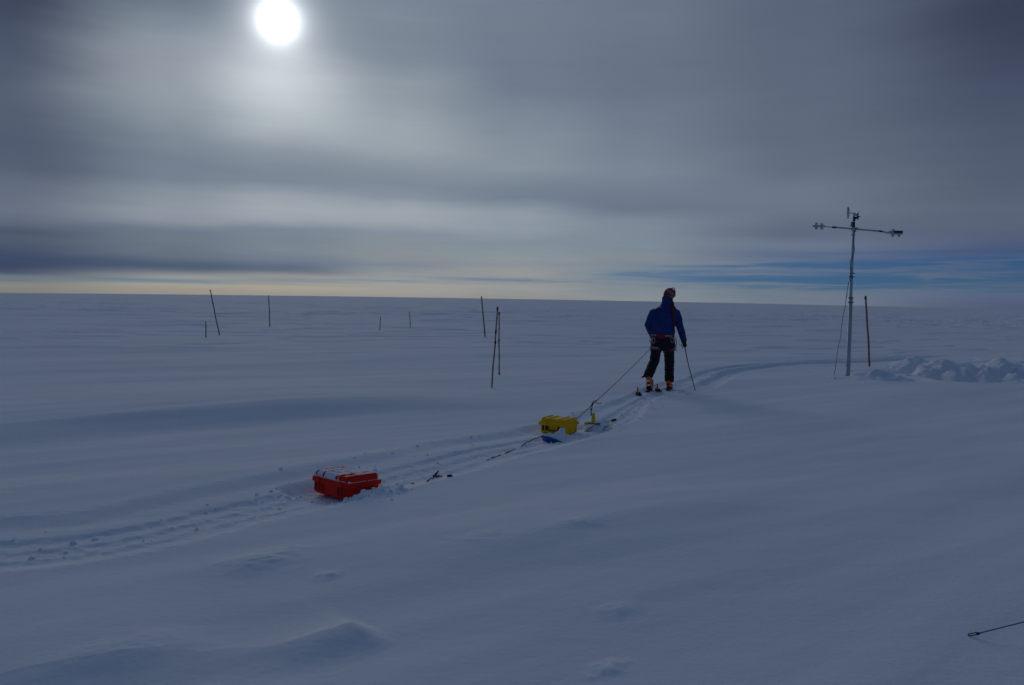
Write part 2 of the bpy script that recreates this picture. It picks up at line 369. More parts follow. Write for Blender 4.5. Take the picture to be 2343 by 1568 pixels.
# ---------------------------------------------------------------- snow field
def build_ground():
    az_d = np.radians(np.arange(-38, 38.001, .085)); az_c = np.radians(np.arange(40, 320.1, 2.5))
    az = np.concatenate([az_d, az_c]); na = len(az)
    rr = [0.6]
    while rr[-1] < 9000:
        r = rr[-1]
        if r < 3.3: k = .007
        elif r < 16: k = .0030
        elif r < 26: k = .0036
        elif r < 90: k = .005
        elif r < 500: k = .009
        else: k = .02
        rr.append(r * (1 + k))
    r = np.array(rr); nr = len(r)
    A, RR = np.meshgrid(az, r)
    X = RR * np.sin(A); Y = RR * np.cos(A)
    Zr = height(X.ravel(), Y.ravel())
    co = np.empty((nr * na + 1, 3)); co[:-1, 0] = X.ravel(); co[:-1, 1] = Y.ravel(); co[:-1, 2] = Zr
    co[-1] = (0, 0, float(Zr[:na].mean()))
    i = np.arange(nr - 1)[:, None] * na; j = np.arange(na)[None, :]; j2 = (j + 1) % na
    q = np.stack([i + j, i + j2, i + na + j2, i + na + j], -1).reshape(-1, 4)[:, ::-1]
    tri = np.stack([np.full(na, nr * na), np.arange(na), (np.arange(na) + 1) % na], -1)
    me = bpy.data.meshes.new('snow_ground')
    nq, ntri = len(q), len(tri)
    me.vertices.add(len(co)); me.vertices.foreach_set('co', co.ravel())
    me.loops.add(nq * 4 + ntri * 3); me.loops.foreach_set('vertex_index', np.concatenate([q.ravel(), tri.ravel()]).astype(np.int32))
    me.polygons.add(nq + ntri)
    ls = np.concatenate([np.arange(nq) * 4, nq * 4 + np.arange(ntri) * 3]).astype(np.int32)
    me.polygons.foreach_set('loop_start', ls)
    me.polygons.foreach_set('use_smooth', np.ones(nq + ntri, dtype=bool))
    me.update(calc_edges=True); me.validate()
    me.materials.append(SNOW)
    o = bpy.data.objects.new('snow_ground', me); COL.objects.link(o); o['kind'] = 'structure'
    return o
build_ground()
# ================================================================ objects
def bm_new(): return bmesh.new()
def link(name, bm, material, parent=None, origin=(0, 0, 0), smooth=True, mods=()):
    me = bpy.data.meshes.new(name)
    if not isinstance(bm, bpy.types.Mesh):
        if any(origin): bmesh.ops.translate(bm, verts=bm.verts, vec=-Vector(origin))
        bmesh.ops.recalc_face_normals(bm, faces=bm.faces)
        bm.to_mesh(me); bm.free()
    for p in me.polygons: p.use_smooth = smooth
    for mm in (material if isinstance(material, (list, tuple)) else [material]): me.materials.append(mm)
    o = bpy.data.objects.new(name, me); COL.objects.link(o)
    if parent is not None: o.parent = parent
    else: o.location = origin
    return o
def empty(name, loc, label, cat, group=None):
    o = bpy.data.objects.new(name, None); COL.objects.link(o); o.location = loc; o.empty_display_size = .1
    o['label'] = label; o['category'] = cat
    if group: o['group'] = group
    return o
def tag(o, label, cat, group=None):
    o['label'] = label; o['category'] = cat
    if group: o['group'] = group
    return o
def tube(bm, pts, rad, n=10, caps=True, flat=1.0, ref=None, closed=False):
    pts = [Vector(p) for p in pts]; m = len(pts)
    if not hasattr(rad, '__len__'): rad = [rad] * m
    rings = []; up = Vector(ref) if ref else None; prev = None
    for i, p in enumerate(pts):
        if closed: t = (pts[(i + 1) % m] - pts[i - 1])
        else: t = (pts[min(i + 1, m - 1)] - pts[max(i - 1, 0)])
        t.normalize()
        if up is not None: a = up - t * up.dot(t)
        elif prev is None:
            q = Vector((0, 0, 1)) if abs(t.z) < .9 else Vector((1, 0, 0)); a = q - t * q.dot(t)
        else: a = prev - t * prev.dot(t)
        a.normalize(); b = t.cross(a); prev = a
        r = rad[i]; r1, r2 = (r if hasattr(r, '__len__') else (r, r * flat))
        rings.append([bm.verts.new(p + a * math.cos(2 * math.pi * k / n) * r1 + b * math.sin(2 * math.pi * k / n) * r2) for k in range(n)])
    rng = range(m) if closed else range(m - 1)
    for i in rng:
        A, B = rings[i], rings[(i + 1) % m]
        for k in range(n): bm.faces.new((A[k], A[(k + 1) % n], B[(k + 1) % n], B[k]))
    if caps and not closed:
        bm.faces.new(rings[0][::-1]); bm.faces.new(rings[-1])
    return rings
def loft(bm, secs, n=20, caps=True):
    """horizontal elliptical sections: (x, y, z, rx, ry, yaw)"""
    rings = []
    for (x, y, z, rx, ry, yw) in secs:
        c, s = math.cos(yw), math.sin(yw)
        rings.append([bm.verts.new((x + rx * math.cos(2 * math.pi * k / n) * c - ry * math.sin(2 * math.pi * k / n) * s,
                                    y + rx * math.cos(2 * math.pi * k / n) * s + ry * math.sin(2 * math.pi * k / n) * c, z)) for k in range(n)])
    for A, B in zip(rings, rings[1:]):
        for k in range(n): bm.faces.new((A[k], A[(k + 1) % n], B[(k + 1) % n], B[k]))
    if caps: bm.faces.new(rings[0][::-1]); bm.faces.new(rings[-1])
def ball(bm, c, r, seg=14, scale=(1, 1, 1), rot=None):
    M = Matrix.Translation(c) @ (rot.to_4x4() if rot is not None else Matrix.Identity(4)) @ Matrix.Diagonal((r * scale[0], r * scale[1], r * scale[2], 1))
    bmesh.ops.create_uvsphere(bm, u_segments=seg, v_segments=max(6, seg // 2 + 2), radius=1, matrix=M)
def rbox(bm, c, size, bev=.005, seg=2, M=None):
    """bevelled box"""
    t = bmesh.new(); bmesh.ops.create_cube(t, size=1, matrix=Matrix.Diagonal((size[0], size[1], size[2], 1)))
    bev = min(bev, min(size) * .49)
    if bev > 0: bmesh.ops.bevel(t, geom=list(t.edges), offset=bev, segments=seg, profile=.5, affect='EDGES')
    bmesh.ops.translate(t, verts=t.verts, vec=c)
    if M is not None: bmesh.ops.transform(t, verts=t.verts, matrix=M)
    me = bpy.data.meshes.new('tmp'); t.to_mesh(me); t.free(); bm.from_mesh(me); bpy.data.meshes.remove(me)
def xform(bm, M): bmesh.ops.transform(bm, verts=bm.verts, matrix=M)
def spline(pts, n=8):
    P = [Vector(p) for p in pts]; P = [2 * P[0] - P[1]] + P + [2 * P[-1] - P[-2]]; out = []
    for i in range(1, len(P) - 2):
        for j in range(n):
            t = j / n
            out.append(.5 * ((2 * P[i]) + (-P[i - 1] + P[i + 1]) * t + (2 * P[i - 1] - 5 * P[i] + 4 * P[i + 1] - P[i + 2]) * t * t + (-P[i - 1] + 3 * P[i] - 3 * P[i + 1] + P[i + 2]) * t ** 3))
    out.append(P[-2]); return out
def remesh(o, vox, smooth=3, disp=0, dscale=.05, seed=0):
    m = o.modifiers.new('r', 'REMESH'); m.mode = 'VOXEL'; m.voxel_size = vox; m.use_smooth_shade = True
    if smooth: q = o.modifiers.new('s', 'SMOOTH'); q.iterations = smooth; q.factor = .5
    if disp:
        t = bpy.data.textures.new('folds', 'CLOUDS'); t.noise_scale = dscale; t.noise_depth = 2
        d = o.modifiers.new('d', 'DISPLACE'); d.texture = t; d.strength = disp; d.mid_level = .5; d.texture_coords = 'LOCAL'

M_BLACK = mat('black_plastic', (.012, .012, .014), .5); M_RUBBER = mat('black_rubber', (.008, .008, .009), .75)
M_ALU = mat('grey_painted_aluminium', (.42, .45, .48), .45, .1, .08); M_ALU2 = mat('pale_instrument_plastic', (.50, .54, .52), .5)
M_DARKALU = mat('dark_clamp_metal', (.16, .18, .20), .5, .3)
M_CANE = mat('bamboo_cane', (.30, .20, .105), .6, var=.35, scale=18); M_CANE_D = mat('dark_bamboo_cane', (.10, .055, .035), .65, var=.3)
M_CANE_R = mat('reddish_bamboo_cane', (.24, .11, .07), .6, var=.3)
M_TAPE = mat('black_tape', (.01, .01, .012), .4); M_WTAPE = mat('white_tape', (.5, .5, .5), .5)

# ---------------------------------------------------------------- bamboo poles
def bamboo(u0, v0, u1, v1, wpx, material, label, bands=(), knob=None, lean_d=0.0, part_names=True):
    base = G(u0, v0); d = base.y
    top = W(u1, v1, d + lean_d)
    r = wpx / F * d / 2
    ax = (top - base); L = ax.length; dirn = ax.normalized()
    foot = base - dirn * .35
    bm = bm_new(); n = int(max(5, (L + .35) / .22)); pts = []; rad = []
    side = dirn.cross(Vector((0, 1, 0))).normalized()
    for i in range(n * 4 + 1):
        t = i / (n * 4); p = foot.lerp(top, t) + side * (.010 * math.sin(t * 5.1 + u0) + .004 * math.sin(t * 17 + v0)) * L * .45
        pts.append(p); node = (i % 4 == 0)
        rad.append(r * (1.06 - .14 * t) * (1.12 if node and 0 < i < n * 4 else 1))
    if not bands and not knob:
        tube(bm, pts, rad, 10); o = link('bamboo_pole', bm, material, None, tuple(base))
        return tag(o, label, 'pole', 'bamboo marker poles standing in the snow')
    root = empty('bamboo_pole', tuple(base), label, 'pole', 'bamboo marker poles standing in the snow')
    tube(bm, pts, rad, 10); link('cane', bm, material, root, tuple(base))
    def at(f):  # f: fraction from top (0) to base (1)
        t = 1 - f * L / (L + .35); k = t * (len(pts) - 1); i = min(int(k), len(pts) - 2)
        return pts[i].lerp(pts[i + 1], k - i)
    for (f0, f1, mt) in bands:
        b = bm_new(); tube(b, [at(f0), at((f0 + f1) / 2), at(f1)], r * 1.28, 12); link('tape_band', b, mt, root, tuple(base))
    if knob:
        b = bm_new(); ball(b, at(0) + Vector((knob[0], 0, .0)), knob[1], 8, (1, 1, .75)); tube(b, [at(.0) - side * knob[1], at(0) + side * knob[1] * 1.6], knob[1] * .5, 8)
        link('top_knob', b, M_TAPE, root, tuple(base))
    return root
bamboo(1125.3, 887, 1137.3, 702, 3.5, M_CANE, 'tallest near bamboo pole leaning right with black tape at its top and middle', [(0, .05, M_TAPE), (.285, .33, M_TAPE), (.42, .458, M_TAPE)])
bamboo(1141.2, 858, 1142.3, 714, 3.0, M_CANE, 'upright bamboo pole with black tape just behind the tallest taped pole', [(0, .045, M_TAPE), (.43, .475, M_TAPE), (.95, 1.0, M_TAPE)])
bamboo(1109, 772, 1101.8, 680, 2.6, M_CANE_D, 'thin bamboo pole leaning left with a knob on top, beyond the two taped poles', [(.86, .90, M_TAPE)], knob=(.0, .035))
bamboo(502.3, 767, 480.5, 664.5, 2.3, M_CANE_D, 'bamboo pole tilting strongly left and reaching above the horizon', [(.28, .31, M_TAPE)], knob=(.0, .025))
bamboo(471.3, 772.5, 470.6, 736, 2.3, M_CANE_D, 'short bamboo stub beside the strongly tilting pole')
bamboo(617.3, 748, 614.2, 676, 2.0, M_CANE_D, 'upright thin bamboo pole below the sun, its top on the horizon')
bamboo(868.6, 756, 870, 725, 1.6, M_CANE_D, 'shortest distant bamboo stake, leaning slightly right')
bamboo(938.2, 748.5, 936.9, 713, 1.6, M_CANE_D, 'distant bamboo stake just right of the shortest stake, leaning slightly left')
bamboo(1988.3, 839, 1980.4, 677, 4.0, M_CANE_R, 'reddish bamboo pole with dark and white tape beside the weather mast', [(0.01, .05, M_TAPE), (.055, .078, M_WTAPE)])

# ---------------------------------------------------------------- weather mast
def MC(x, y, d): return W((3030 + x * .22317) / 1.6533, (750 + y * .22317) / 1.6533, d)
def MD(x, y, d): return W((3050 + x * .27416) / 1.6533, (1050 + y * .27416) / 1.6533, d)
def mast():
    base = G(1940, 860); d = base.y
    root = empty('weather_mast', tuple(base), 'grey weather mast with crossarm and propeller wind vane standing in the snow', 'weather station')
    O = tuple(base); K = lambda n, b, m, p=root: link(n, b, m, p, O)
    pxm = 1.0 / F * d  # metres per uv px
    def T(x, y): return MC(x, y, d)
    def B(x, y): return MD(x, y, d)
    foot = B(572, 1345); top = T(884, 500)
    ax = top - foot
    # three telescoping tubes
    j1 = B(610, 290); j2 = T(850, 1330)
    b = bm_new(); tube(b, [foot - ax.normalized() * .6, foot, j1], [.047, .047, .043], 20); K('lower_tube', b, M_ALU)
    b = bm_new(); tube(b, [j1 - ax.normalized() * .05, j2], [.034, .034], 20); K('middle_tube', b, M_ALU)
    b = bm_new(); tube(b, [j2 - ax.normalized() * .05, T(886, 600), top], [.030, .028, .026], 20); K('upper_tube', b, M_ALU)
    # clamps
    def clamp(p, r, h, bolt=True, mm=M_DARKALU):
        b = bm_new(); tube(b, [p - Vector((0, 0, h / 2)), p + Vector((0, 0, h / 2))], r, 16)
        if bolt:
            for s in (-1, 1):
                rbox(b, p + Vector((s * (r + .004), 0, 0)), (.026, .03, h * .9), .004)
                tube(b, [p + Vector((s * (r + .012), -.025, 0)), p + Vector((s * (r + .012), .025, 0))], .009, 8)
        K('clamp', b, mm)
    clamp(B(611, 283), .046, .028); clamp(B(609, 342), .048, .028)
    clamp(B(576, 1165), .052, .06, False, M_ALU); clamp(B(573, 1215), .055, .05, False, M_ALU)
    clamp(T(862, 1275), .036, .026); clamp(T(850, 1335), .036, .034)
    b = bm_new(); rbox(b, T(852, 626), (.034, .05, .035), .005); tube(b, [T(886, 612), T(886, 640)], .034, 16); K('clamp', b, M_ALU)
    b = bm_new(); rbox(b, B(572, 1352), (.13, .13, .012), .004); K('base_plate', b, M_DARKALU)
    # crossarm
    L = T(585, 497); Rr = T(1325, 562); c = T(884, 522)
    b = bm_new(); tube(b, [L, c], .0195, 16); tube(b, [c, Rr], .0195, 16)
    for q in (T(660, 503), T(738, 510), T(815, 517), T(992, 532), T(1140, 545), T(1300, 559)):
        tube(b, [q - Vector((.006, 0, 0)), q + Vector((.006, 0, 0))], .0225, 14)
    K('crossarm', b, M_ALU)
    b = bm_new(); tube(b, [T(848, 520), T(950, 524)], .036, 16); tube(b, [T(884, 478), T(884, 560)], .034, 16); ball(b, T(915, 566), .02); K('tee_joint', b, M_ALU)
    b = bm_new(); tube(b, [T(524, 493), T(586, 499)], .023, 14); K('sleeve', b, mat('dark_blue_sleeve', (.012, .018, .05), .5))
    b = bm_new(); tube(b, [T(1320, 560), T(1370, 566)], .023, 14); K('sleeve', b, bpy.data.materials['dark_blue_sleeve'])
    b = bm_new(); tube(b, [T(405, 485), T(524, 493)], [.008, .010], 10); K('rod', b, M_DARKALU)
    b = bm_new(); tube(b, [T(1370, 566), T(1480, 582)], [.010, .008], 10); tube(b, spline([T(1375, 570), T(1420, 590), T(1470, 598), T(1520, 590)], 5), .007, 8); K('rod', b, M_DARKALU)
    # radiometer on the left end: flat bar with two sensors up and two down
    bar = bm_new(); rbox(bar, T(300, 477), (.300, .05, .046), .012, 3); tube(bar, [T(192, 477), T(215, 477)], .02, 12)
    rad = K('radiometer', bar, M_ALU2)
    for (x, y0, y1) in ((253, 420, 528), (345, 426, 536)):
        for (ya, yb) in ((y0 + 8, 472), (480, y1 - 6)):
            b = bm_new(); tube(b, [T(x, ya), T(x, yb)], .034, 18)
            if x < 300: ball(b, T(x, ya if ya < 470 else yb), .028, 14, (1, 1, .7))
            else: rbox(b, T(x, ya if ya < 470 else yb), (.062, .05, .012), .004)
            K('sensor_head', b, M_ALU2, rad)
    # instrument box with a solar panel on the right end
    b = bm_new(); rbox(b, T(1605, 598), (.27, .12, .062), .018, 3); tube(b, [T(1462, 585), T(1530, 590)], [.014, .03], 12); rbox(b, T(1700, 580), (.05, .03, .012), .004)
    box = K('instrument_box', b, M_ALU2)
    b = bm_new(); ball(b, T(1553, 555), .038, 14, (1, 1, 1.35)); ball(b, T(1505, 572), .04, 12, (1.2, 1, .6)); K('dome', b, M_ALU2, box)
    b = bm_new(); rbox(b, T(1622, 578) + Vector((0, -.075, 0)), (.205, .012, .060), .003, 1, None); K('solar_panel', b, mat('dark_solar_cells', (.01, .012, .02), .25), box)
    for x in (1548, 1655):
        b = bm_new(); tube(b, [T(x, 620), T(x, 650)], .026, 14); tube(b, [T(x, 646), T(x, 653)], .04, 14); K('sensor_head', b, M_ALU2, box)
    # black blocks under the wind vane
    b = bm_new(); tube(b, [T(884, 400), T(884, 495)], .036, 16); rbox(b, T(858, 443), (.05, .06, .105), .006)
    jb = K('junction_box', b, M_BLACK)
    b = bm_new()
    for yy in (428, 444, 460): rbox(b, T(856, yy) + Vector((0, -.033, 0)), (.026, .004, .011), 0)
    K('label_plate', b, M_WTAPE, jb)
    b = bm_new(); tube(b, [T(894, 316), T(894, 392)], .028, 16); rbox(b, T(922, 338), (.028, .04, .05), .004); K('collar', b, M_BLACK)
    b = bm_new(); tube(b, [T(893, 290), T(893, 318)], .030, 16)
    tube(b, spline([T(820, 250), T(860, 258), T(900, 272), T(928, 284), T(942, 292)], 4), [.012] * 4 + [.018] * 4 + [.030] * 4 + [.030] * 4 + [.008], 14)
    ball(b, T(900, 250), .012)
    wv = K('wind_vane', b, mat('white_vane_plastic', (.62, .62, .66), .4))
    b = bm_new(); w_ = [T(778, 148), T(808, 150), T(820, 232), T(818, 262), T(804, 348), T(774, 346), T(769, 245)]
    fr = [b.verts.new(p + Vector((0, -.006, 0))) for p in w_]; bk = [b.verts.new(p + Vector((0, .006, 0))) for p in w_]
    b.faces.new(fr); b.faces.new(bk[::-1])
    for i in range(len(w_)): b.faces.new((fr[i], bk[i], bk[(i + 1) % len(w_)], fr[(i + 1) % len(w_)]))
    fin = K('tail_fin', b, bpy.data.materials['white_vane_plastic'], wv)
    for p in fin.data.polygons: p.use_smooth = False
    b = bm_new(); rbox(b, T(795, 190) + Vector((0, -.008, 0)), (.046, .004, .018), 0); K('stripe', b, mat('dark_red_print', (.09, .02, .03), .6), fin)
    hub = T(940, 293); axis = Vector((.80, -.52, -.12)).normalized()
    b = bm_new(); ball(b, hub, .018)
    targets = [(968, 250, 246, 975), ]
    e1 = Vector((0, 0, 1)) - axis * axis.z; e1.normalize(); e2 = axis.cross(e1)
    for k in range(4):
        a = R(-18 + 90 * k); rd = (e1 * math.cos(a) + e2 * math.sin(a)); tg = axis.cross(rd)
        tw = (tg * math.cos(R(35)) + axis * math.sin(R(35)))
        rs = (rd + axis * .42).normalized(); q = [hub + rs * .012 - tw * .006, hub + rs * .105 - tw * .036, hub + rs * .118 + tw * .036, hub + rs * .012 + tw * .006]
        nrm = rd.cross(tw).normalized() * .002
        f1 = [b.verts.new(v + nrm) for v in q]; f2 = [b.verts.new(v - nrm) for v in q]
        b.faces.new(f1); b.faces.new(f2[::-1])
        for i in range(4): b.faces.new((f1[i], f2[i], f2[(i + 1) % 4], f1[(i + 1) % 4]))
    pr = K('propeller', b, M_BLACK, wv)
    for p in pr.data.polygons: p.use_smooth = False
    # cable looping down the mast
    off = Vector((0, -.045, 0))
    pts = [T(945, 510) + off, T(918, 508) + off, T(890, 560) + off, T(876, 640) + off, T(872, 720) + off, T(882, 800) + off, T(885, 900) + off, T(860, 975) + off, T(826, 1040) + off, T(815, 1110) + off, T(817, 1200) + off, T(820, 1280) + off, T(808, 1335) + off, T(806, 1385) + off]
    b = bm_new(); tube(b, spline(pts, 6), .0065, 8); K('cable', b, M_BLACK)
    pts = [T(806, 1385) + off, B(590, 40) + off, B(572, 110), B(556, 220), B(530, 400), B(492, 600), B(466, 830), B(430, 1000), B(412, 1150), B(390, 1290), B(371, 1388), B(368, 1420)]
    b = bm_new(); sp = spline(pts, 6); sp = [p + Vector((.004 * math.sin(i * 1.1), 0, 0)) for i, p in enumerate(sp)]
    tube(b, sp, [.011 if i < 22 and i % 9 < 3 and i > 8 else .007 for i in range(len(sp))], 8); K('cable', b, mat('grey_rope_cable', (.22, .20, .19), .8))
mast()

# ---------------------------------------------------------------- hard cases
def case(a, dep, hb, hl, M, plastic, dark, label, snow=1.0, handle=True, name='equipment_case'):
    """a along the latch face, dep depth, hb body height, hl lid height; local origin = centre of the bottom"""
    root = empty(name, (0, 0, 0), label, 'case'); root.matrix_world = M
    K = lambda n, b, m, p=root, sm=False: link(n, b, m, p, (0, 0, 0), sm)
    def add_edge(o, w=.002):
        for p in o.data.polygons: p.use_smooth = True
        o.data.set_sharp_from_angle(angle=R(38))
    # body with rounded corners, tapering to the bottom
    def shell(b, ax, ay, z0, z1, rc, taper=0, topr=0, botr=0):
        rings = []
        prof = []
        if botr: prof += [(botr * (1 - math.sin(t)), z0 + botr * (1 - math.cos(t))) for t in [0, .4, .8, 1.2, math.pi / 2]]
        else: prof.append((0, z0))
        if topr: prof += [(topr * (1 - math.cos(t)), z1 - topr + topr * math.sin(t)) for t in [0, .25, .5, .75, 1.0, 1.25, math.pi / 2]]
        else: prof.append((0, z1))
        for (ins, z) in prof:
            k = taper * (1 - (z - z0) / (z1 - z0)); hx = ax / 2 - ins - k; hy = ay / 2 - ins - k; r = max(.004, rc - ins * .6); ring = []
            for (sx, sy, a0) in ((1, 1, 0), (-1, 1, 90), (-1, -1, 180), (1, -1, 270)):
                for j in range(6):
                    t = R(a0 + j * 18); ring.append(b.verts.new((sx * (hx - r) + r * math.cos(t), sy * (hy - r) + r * math.sin(t), z)))
            rings.append(ring)
        n = len(rings[0])
        for A, B_ in zip(rings, rings[1:]):
            for i in range(n): b.faces.new((A[i], A[(i + 1) % n], B_[(i + 1) % n], B_[i]))
        b.faces.new(rings[0][::-1]); b.faces.new(rings[-1])
    b = bm_new(); shell(b, a, dep, 0, hb, .035, .010, 0, .018)
    # rim of the body
    shell(b, a + .026, dep + .026, hb - .022, hb - .001, .03)
    # feet / stiffening posts on the latch face and the ends
    for s in (-1, 1):
        for sy in (-1, 1):
            for off in (-.045, 0, .045):
                x = s * (a / 2 - .085) + off
                rbox(b, (x, sy * (dep / 2 + .001), hb * .56), (.011, .024, hb * .66), .004)
            rbox(b, (s * (a / 2 - .085), sy * (dep / 2 - .002), hb * .22), (.10, .022, .014), .004)
            rbox(b, (s * (a / 2 - .085), sy * (dep / 2 - .002), hb * .86), (.10, .024, .016), .004)
        for off in (-.09, .09): rbox(b, (s * (a / 2 + .000), off, hb * .5), (.020, .016, hb * .75), .005)
    add_edge(K('body', b, plastic))
    for s in (-1, 1):
        for off in (-.0225, .0225):
            b = bm_new(); rbox(b, (s * (a / 2 - .085) + off, -dep / 2 - .0015, hb * .54), (.032, .006, hb * .48), .001)
            K('recess_shade_plate', b, dark)  # darker plate colours in the shade between the latch posts
    # lid
    b = bm_new(); lt = hb + hl
    shell(b, a + .026, dep + .026, hb + .001, hb + .018, .03)
    shell(b, a - .010, dep - .010, hb + .01, lt, .04, 0, .036)
    for s in (-1, 1):
        for off in (-.045, .045):
            x = s * (a / 2 - .085) + off; w = .016
            # rib arching over the lid
            prof = []
            R0 = .040
            for t in [0, .3, .6, .9, 1.2, math.pi / 2]: prof.append((-(dep / 2 - .003) + R0 * (1 - math.cos(t)), lt + .009 - R0 + R0 * math.sin(t)))
            prof = [(-(dep / 2 - .003), hb + .012)] + prof; prof = prof + [(-y, z) for y, z in prof[::-1]]
            L_ = [b.verts.new((x - w / 2, y, z)) for y, z in prof]; R_ = [b.verts.new((x + w / 2, y, z)) for y, z in prof]
            b.faces.new(L_); b.faces.new(R_[::-1])
            for i in range(len(prof)): j = (i + 1) % len(prof); b.faces.new((L_[i], R_[i], R_[j], L_[j]))
    add_edge(K('lid', b, plastic))
    for s in (-1, 1):
        b = bm_new(); x = s * (a / 2 - .085)
        rbox(b, (x, -dep / 2 - .020, hb + .002), (.060, .016, .050), .005); rbox(b, (x, -dep / 2 - .024, hb - .012), (.048, .012, .012), .003)
        add_edge(K('latch', b, plastic))
    if handle:
        b = bm_new(); hw = .075
        pts = spline([(-hw, -dep / 2 - .006, hb - .03), (-hw, -dep / 2 - .014, hb - .055), (-hw * .75, -dep / 2 - .020, hb - .078), (0, -dep / 2 - .022, hb - .084), (hw * .75, -dep / 2 - .020, hb - .078), (hw, -dep / 2 - .014, hb - .055), (hw, -dep / 2 - .006, hb - .03)], 5)
        tube(b, pts, .008, 8); link('handle', b, dark, root, (0, 0, 0), True)
    if snow:
        # wind-packed snow caught between the ribs; the sheet dips under the lid where there is none
        nx, ny = 110, 90; xs = np.linspace(-a / 2 + .002, a / 2 - .002, nx); ys = np.linspace(-dep / 2 + .0, dep / 2 - .002, ny)
        Xg, Yg = np.meshgrid(xs, ys)
        e = np.minimum(a / 2 - .005 - np.abs(Xg), dep / 2 - .005 - np.abs(Yg)); e = np.clip(e, 0, .036)
        top = lt - .036 + np.sqrt(np.maximum(0, .036 ** 2 - (.036 - e) ** 2))
        k = fbm(Xg * 9 + 3 + snow * 7, Yg * 9 + 1, 4) + .35 * fbm(Xg * 40, Yg * 40, 3)
        if snow > .7:
            bare = np.maximum(ss(.085, .14, Xg) * (Yg < -.02) * .9, ss(.15, .20, Xg) * .75) + .8 * ss(.10, .02, np.hypot((Xg + .03) / 1.3, Yg + .125)) * 0 + .9 * np.exp(-((Xg - .0) / .035) ** 2 - ((Yg + .09) / .022) ** 2) + .7 * np.exp(-((Xg - .075) / .05) ** 2 - ((Yg + .02) / .02) ** 2)
            cov = ss(-.30, -.02, k + .42 + .2 * (Yg > 0) + .25 - 1.9 * bare - .9 * (fbm(Xg * 13 + 1.5, Yg * 16 + 7, 3) > .22) - .5 * ss(.19, .225, np.abs(Xg)))
        else: cov = ss(.15, .5, k) * ss(-.02, .1, Yg) * .6
        low = ss(.0, .03, e)
        on = top + (.007 + .004 * fbm(Xg * 30, Yg * 30, 3) if snow > .7 else .001); off = top * low + (hb + .016) * (1 - low) - .004
        if snow > .7:
            ledge = (fbm(Xg * 12 + 5, Yg * 12, 3) > -.15) * .012 * (1 - low); off = off + ledge
        Z = off + (on - off) * cov
        Z[0, :] = Z[-1, :] = hb + .014; Z[:, 0] = Z[:, -1] = hb + .014
        b = bm_new(); V = [[b.verts.new((Xg[i, j], Yg[i, j], Z[i, j])) for j in range(nx)] for i in range(ny)]
        for i in range(ny - 1):
            for j in range(nx - 1): b.faces.new((V[i][j], V[i][j + 1], V[i + 1][j + 1], V[i + 1][j]))
        link('snow_crust', b, SNOWCAP, root, (0, 0, 0), True)
    return root
def face_mat(X0, Y0, z, phi, a, dep, tilt=(0, 0)):
    """near right-hand bottom corner of the latch face at X0, Y0; the face runs back to the left at phi"""
    c, s = math.cos(R(phi)), math.sin(R(phi))
    ex = Vector((c, -s, 0)); ey = Vector((s, c, 0))
    ctr = Vector((X0, Y0, z)) - ex * a / 2 + ey * dep / 2
    Rm = Matrix((ex, ey, Vector((0, 0, 1)))).transposed()
    return Matrix.Translation(ctr) @ Rm.to_4x4() @ Matrix.Rotation(R(tilt[0]), 4, 'Y') @ Matrix.Rotation(R(tilt[1]), 4, 'X')
P_RED = mat('red_case_plastic', (.80, .022, .008), .6, var=.06, scale=6, bump=.0006, bscale=300, spec=.2); P_RED_SHADE = mat('red_recess_shade', (.22, .006, .005), .6)  # the deeper red paints the shade inside the latch recesses
P_YEL = mat('yellow_case_plastic', (.95, .52, .008), .6, var=.06, scale=6, bump=.0006, bscale=300, spec=.2)
P_BLUE = mat('blue_sled_plastic', (.010, .085, .36), .45); P_YEL2 = mat('yellow_sled_plastic', (.62, .50, .02), .45)
RC = case(.47, .36, .130, .064, face_mat(-1.355, 6.50, -.068, 38, .47, .36, (0, -3.2)), P_RED, P_RED_SHADE, 'red ribbed hard case caked with snow lying in the sled track', 1.0, False, 'equipment_case')
YC = case(.41, .325, .130, .062, face_mat(.729, 9.90, -.052, 29, .41, .33, (0, 0)), P_YEL, M_BLACK, 'yellow ribbed hard case behind the skier with a blue sled at its foot', .5, True, 'equipment_case')

# ---------------------------------------------------------------- slider sleds
def slider(M, material, label, name='sled', handle=True, pan=True, load=None, hh=.17, hx=0):
    root = empty(name, (0, 0, 0), label, 'sled'); root.matrix_world = M
    if pan:
        b = bm_new(); rings = []
        for (r, z) in [(0.02, .012), (.10, .010), (.15, .014), (.175, .032), (.185, .045), (.190, .043), (.180, .028), (.155, .004), (.10, 0), (0.02, 0)]:
            rings.append([b.verts.new((r * math.cos(t) * 1.0, r * math.sin(t) * .88, z + (.03 * max(0, math.cos(t)) if r > .14 else 0))) for t in [2 * math.pi * k / 28 for k in range(28)]])
        for A, B_ in zip(rings, rings[1:]):
            for i in range(28): b.faces.new((A[i], A[(i + 1) % 28], B_[(i + 1) % 28], B_[i]))
        b.faces.new(rings[0]); b.faces.new(rings[-1][::-1])
        link('pan', b, material, root)
    if handle:
        b = bm_new(); rbox(b, (0, 0, 0), (1, 1, 1), .12, 3)
        for v in b.verts:
            t = v.co.z + .5; w = .064 - .028 * t; dd = .030 - .008 * t
            v.co = Vector((v.co.x * w - .02 * t - hx, v.co.y * dd, .01 + t * hh))
        link('handle', b, material, root)
    return root
def yaw(loc, deg, tx=0, ty=0): return Matrix.Translation(loc) @ Matrix.Rotation(R(deg), 4, 'Z') @ Matrix.Rotation(R(tx), 4, 'X') @ Matrix.Rotation(R(ty), 4, 'Y')
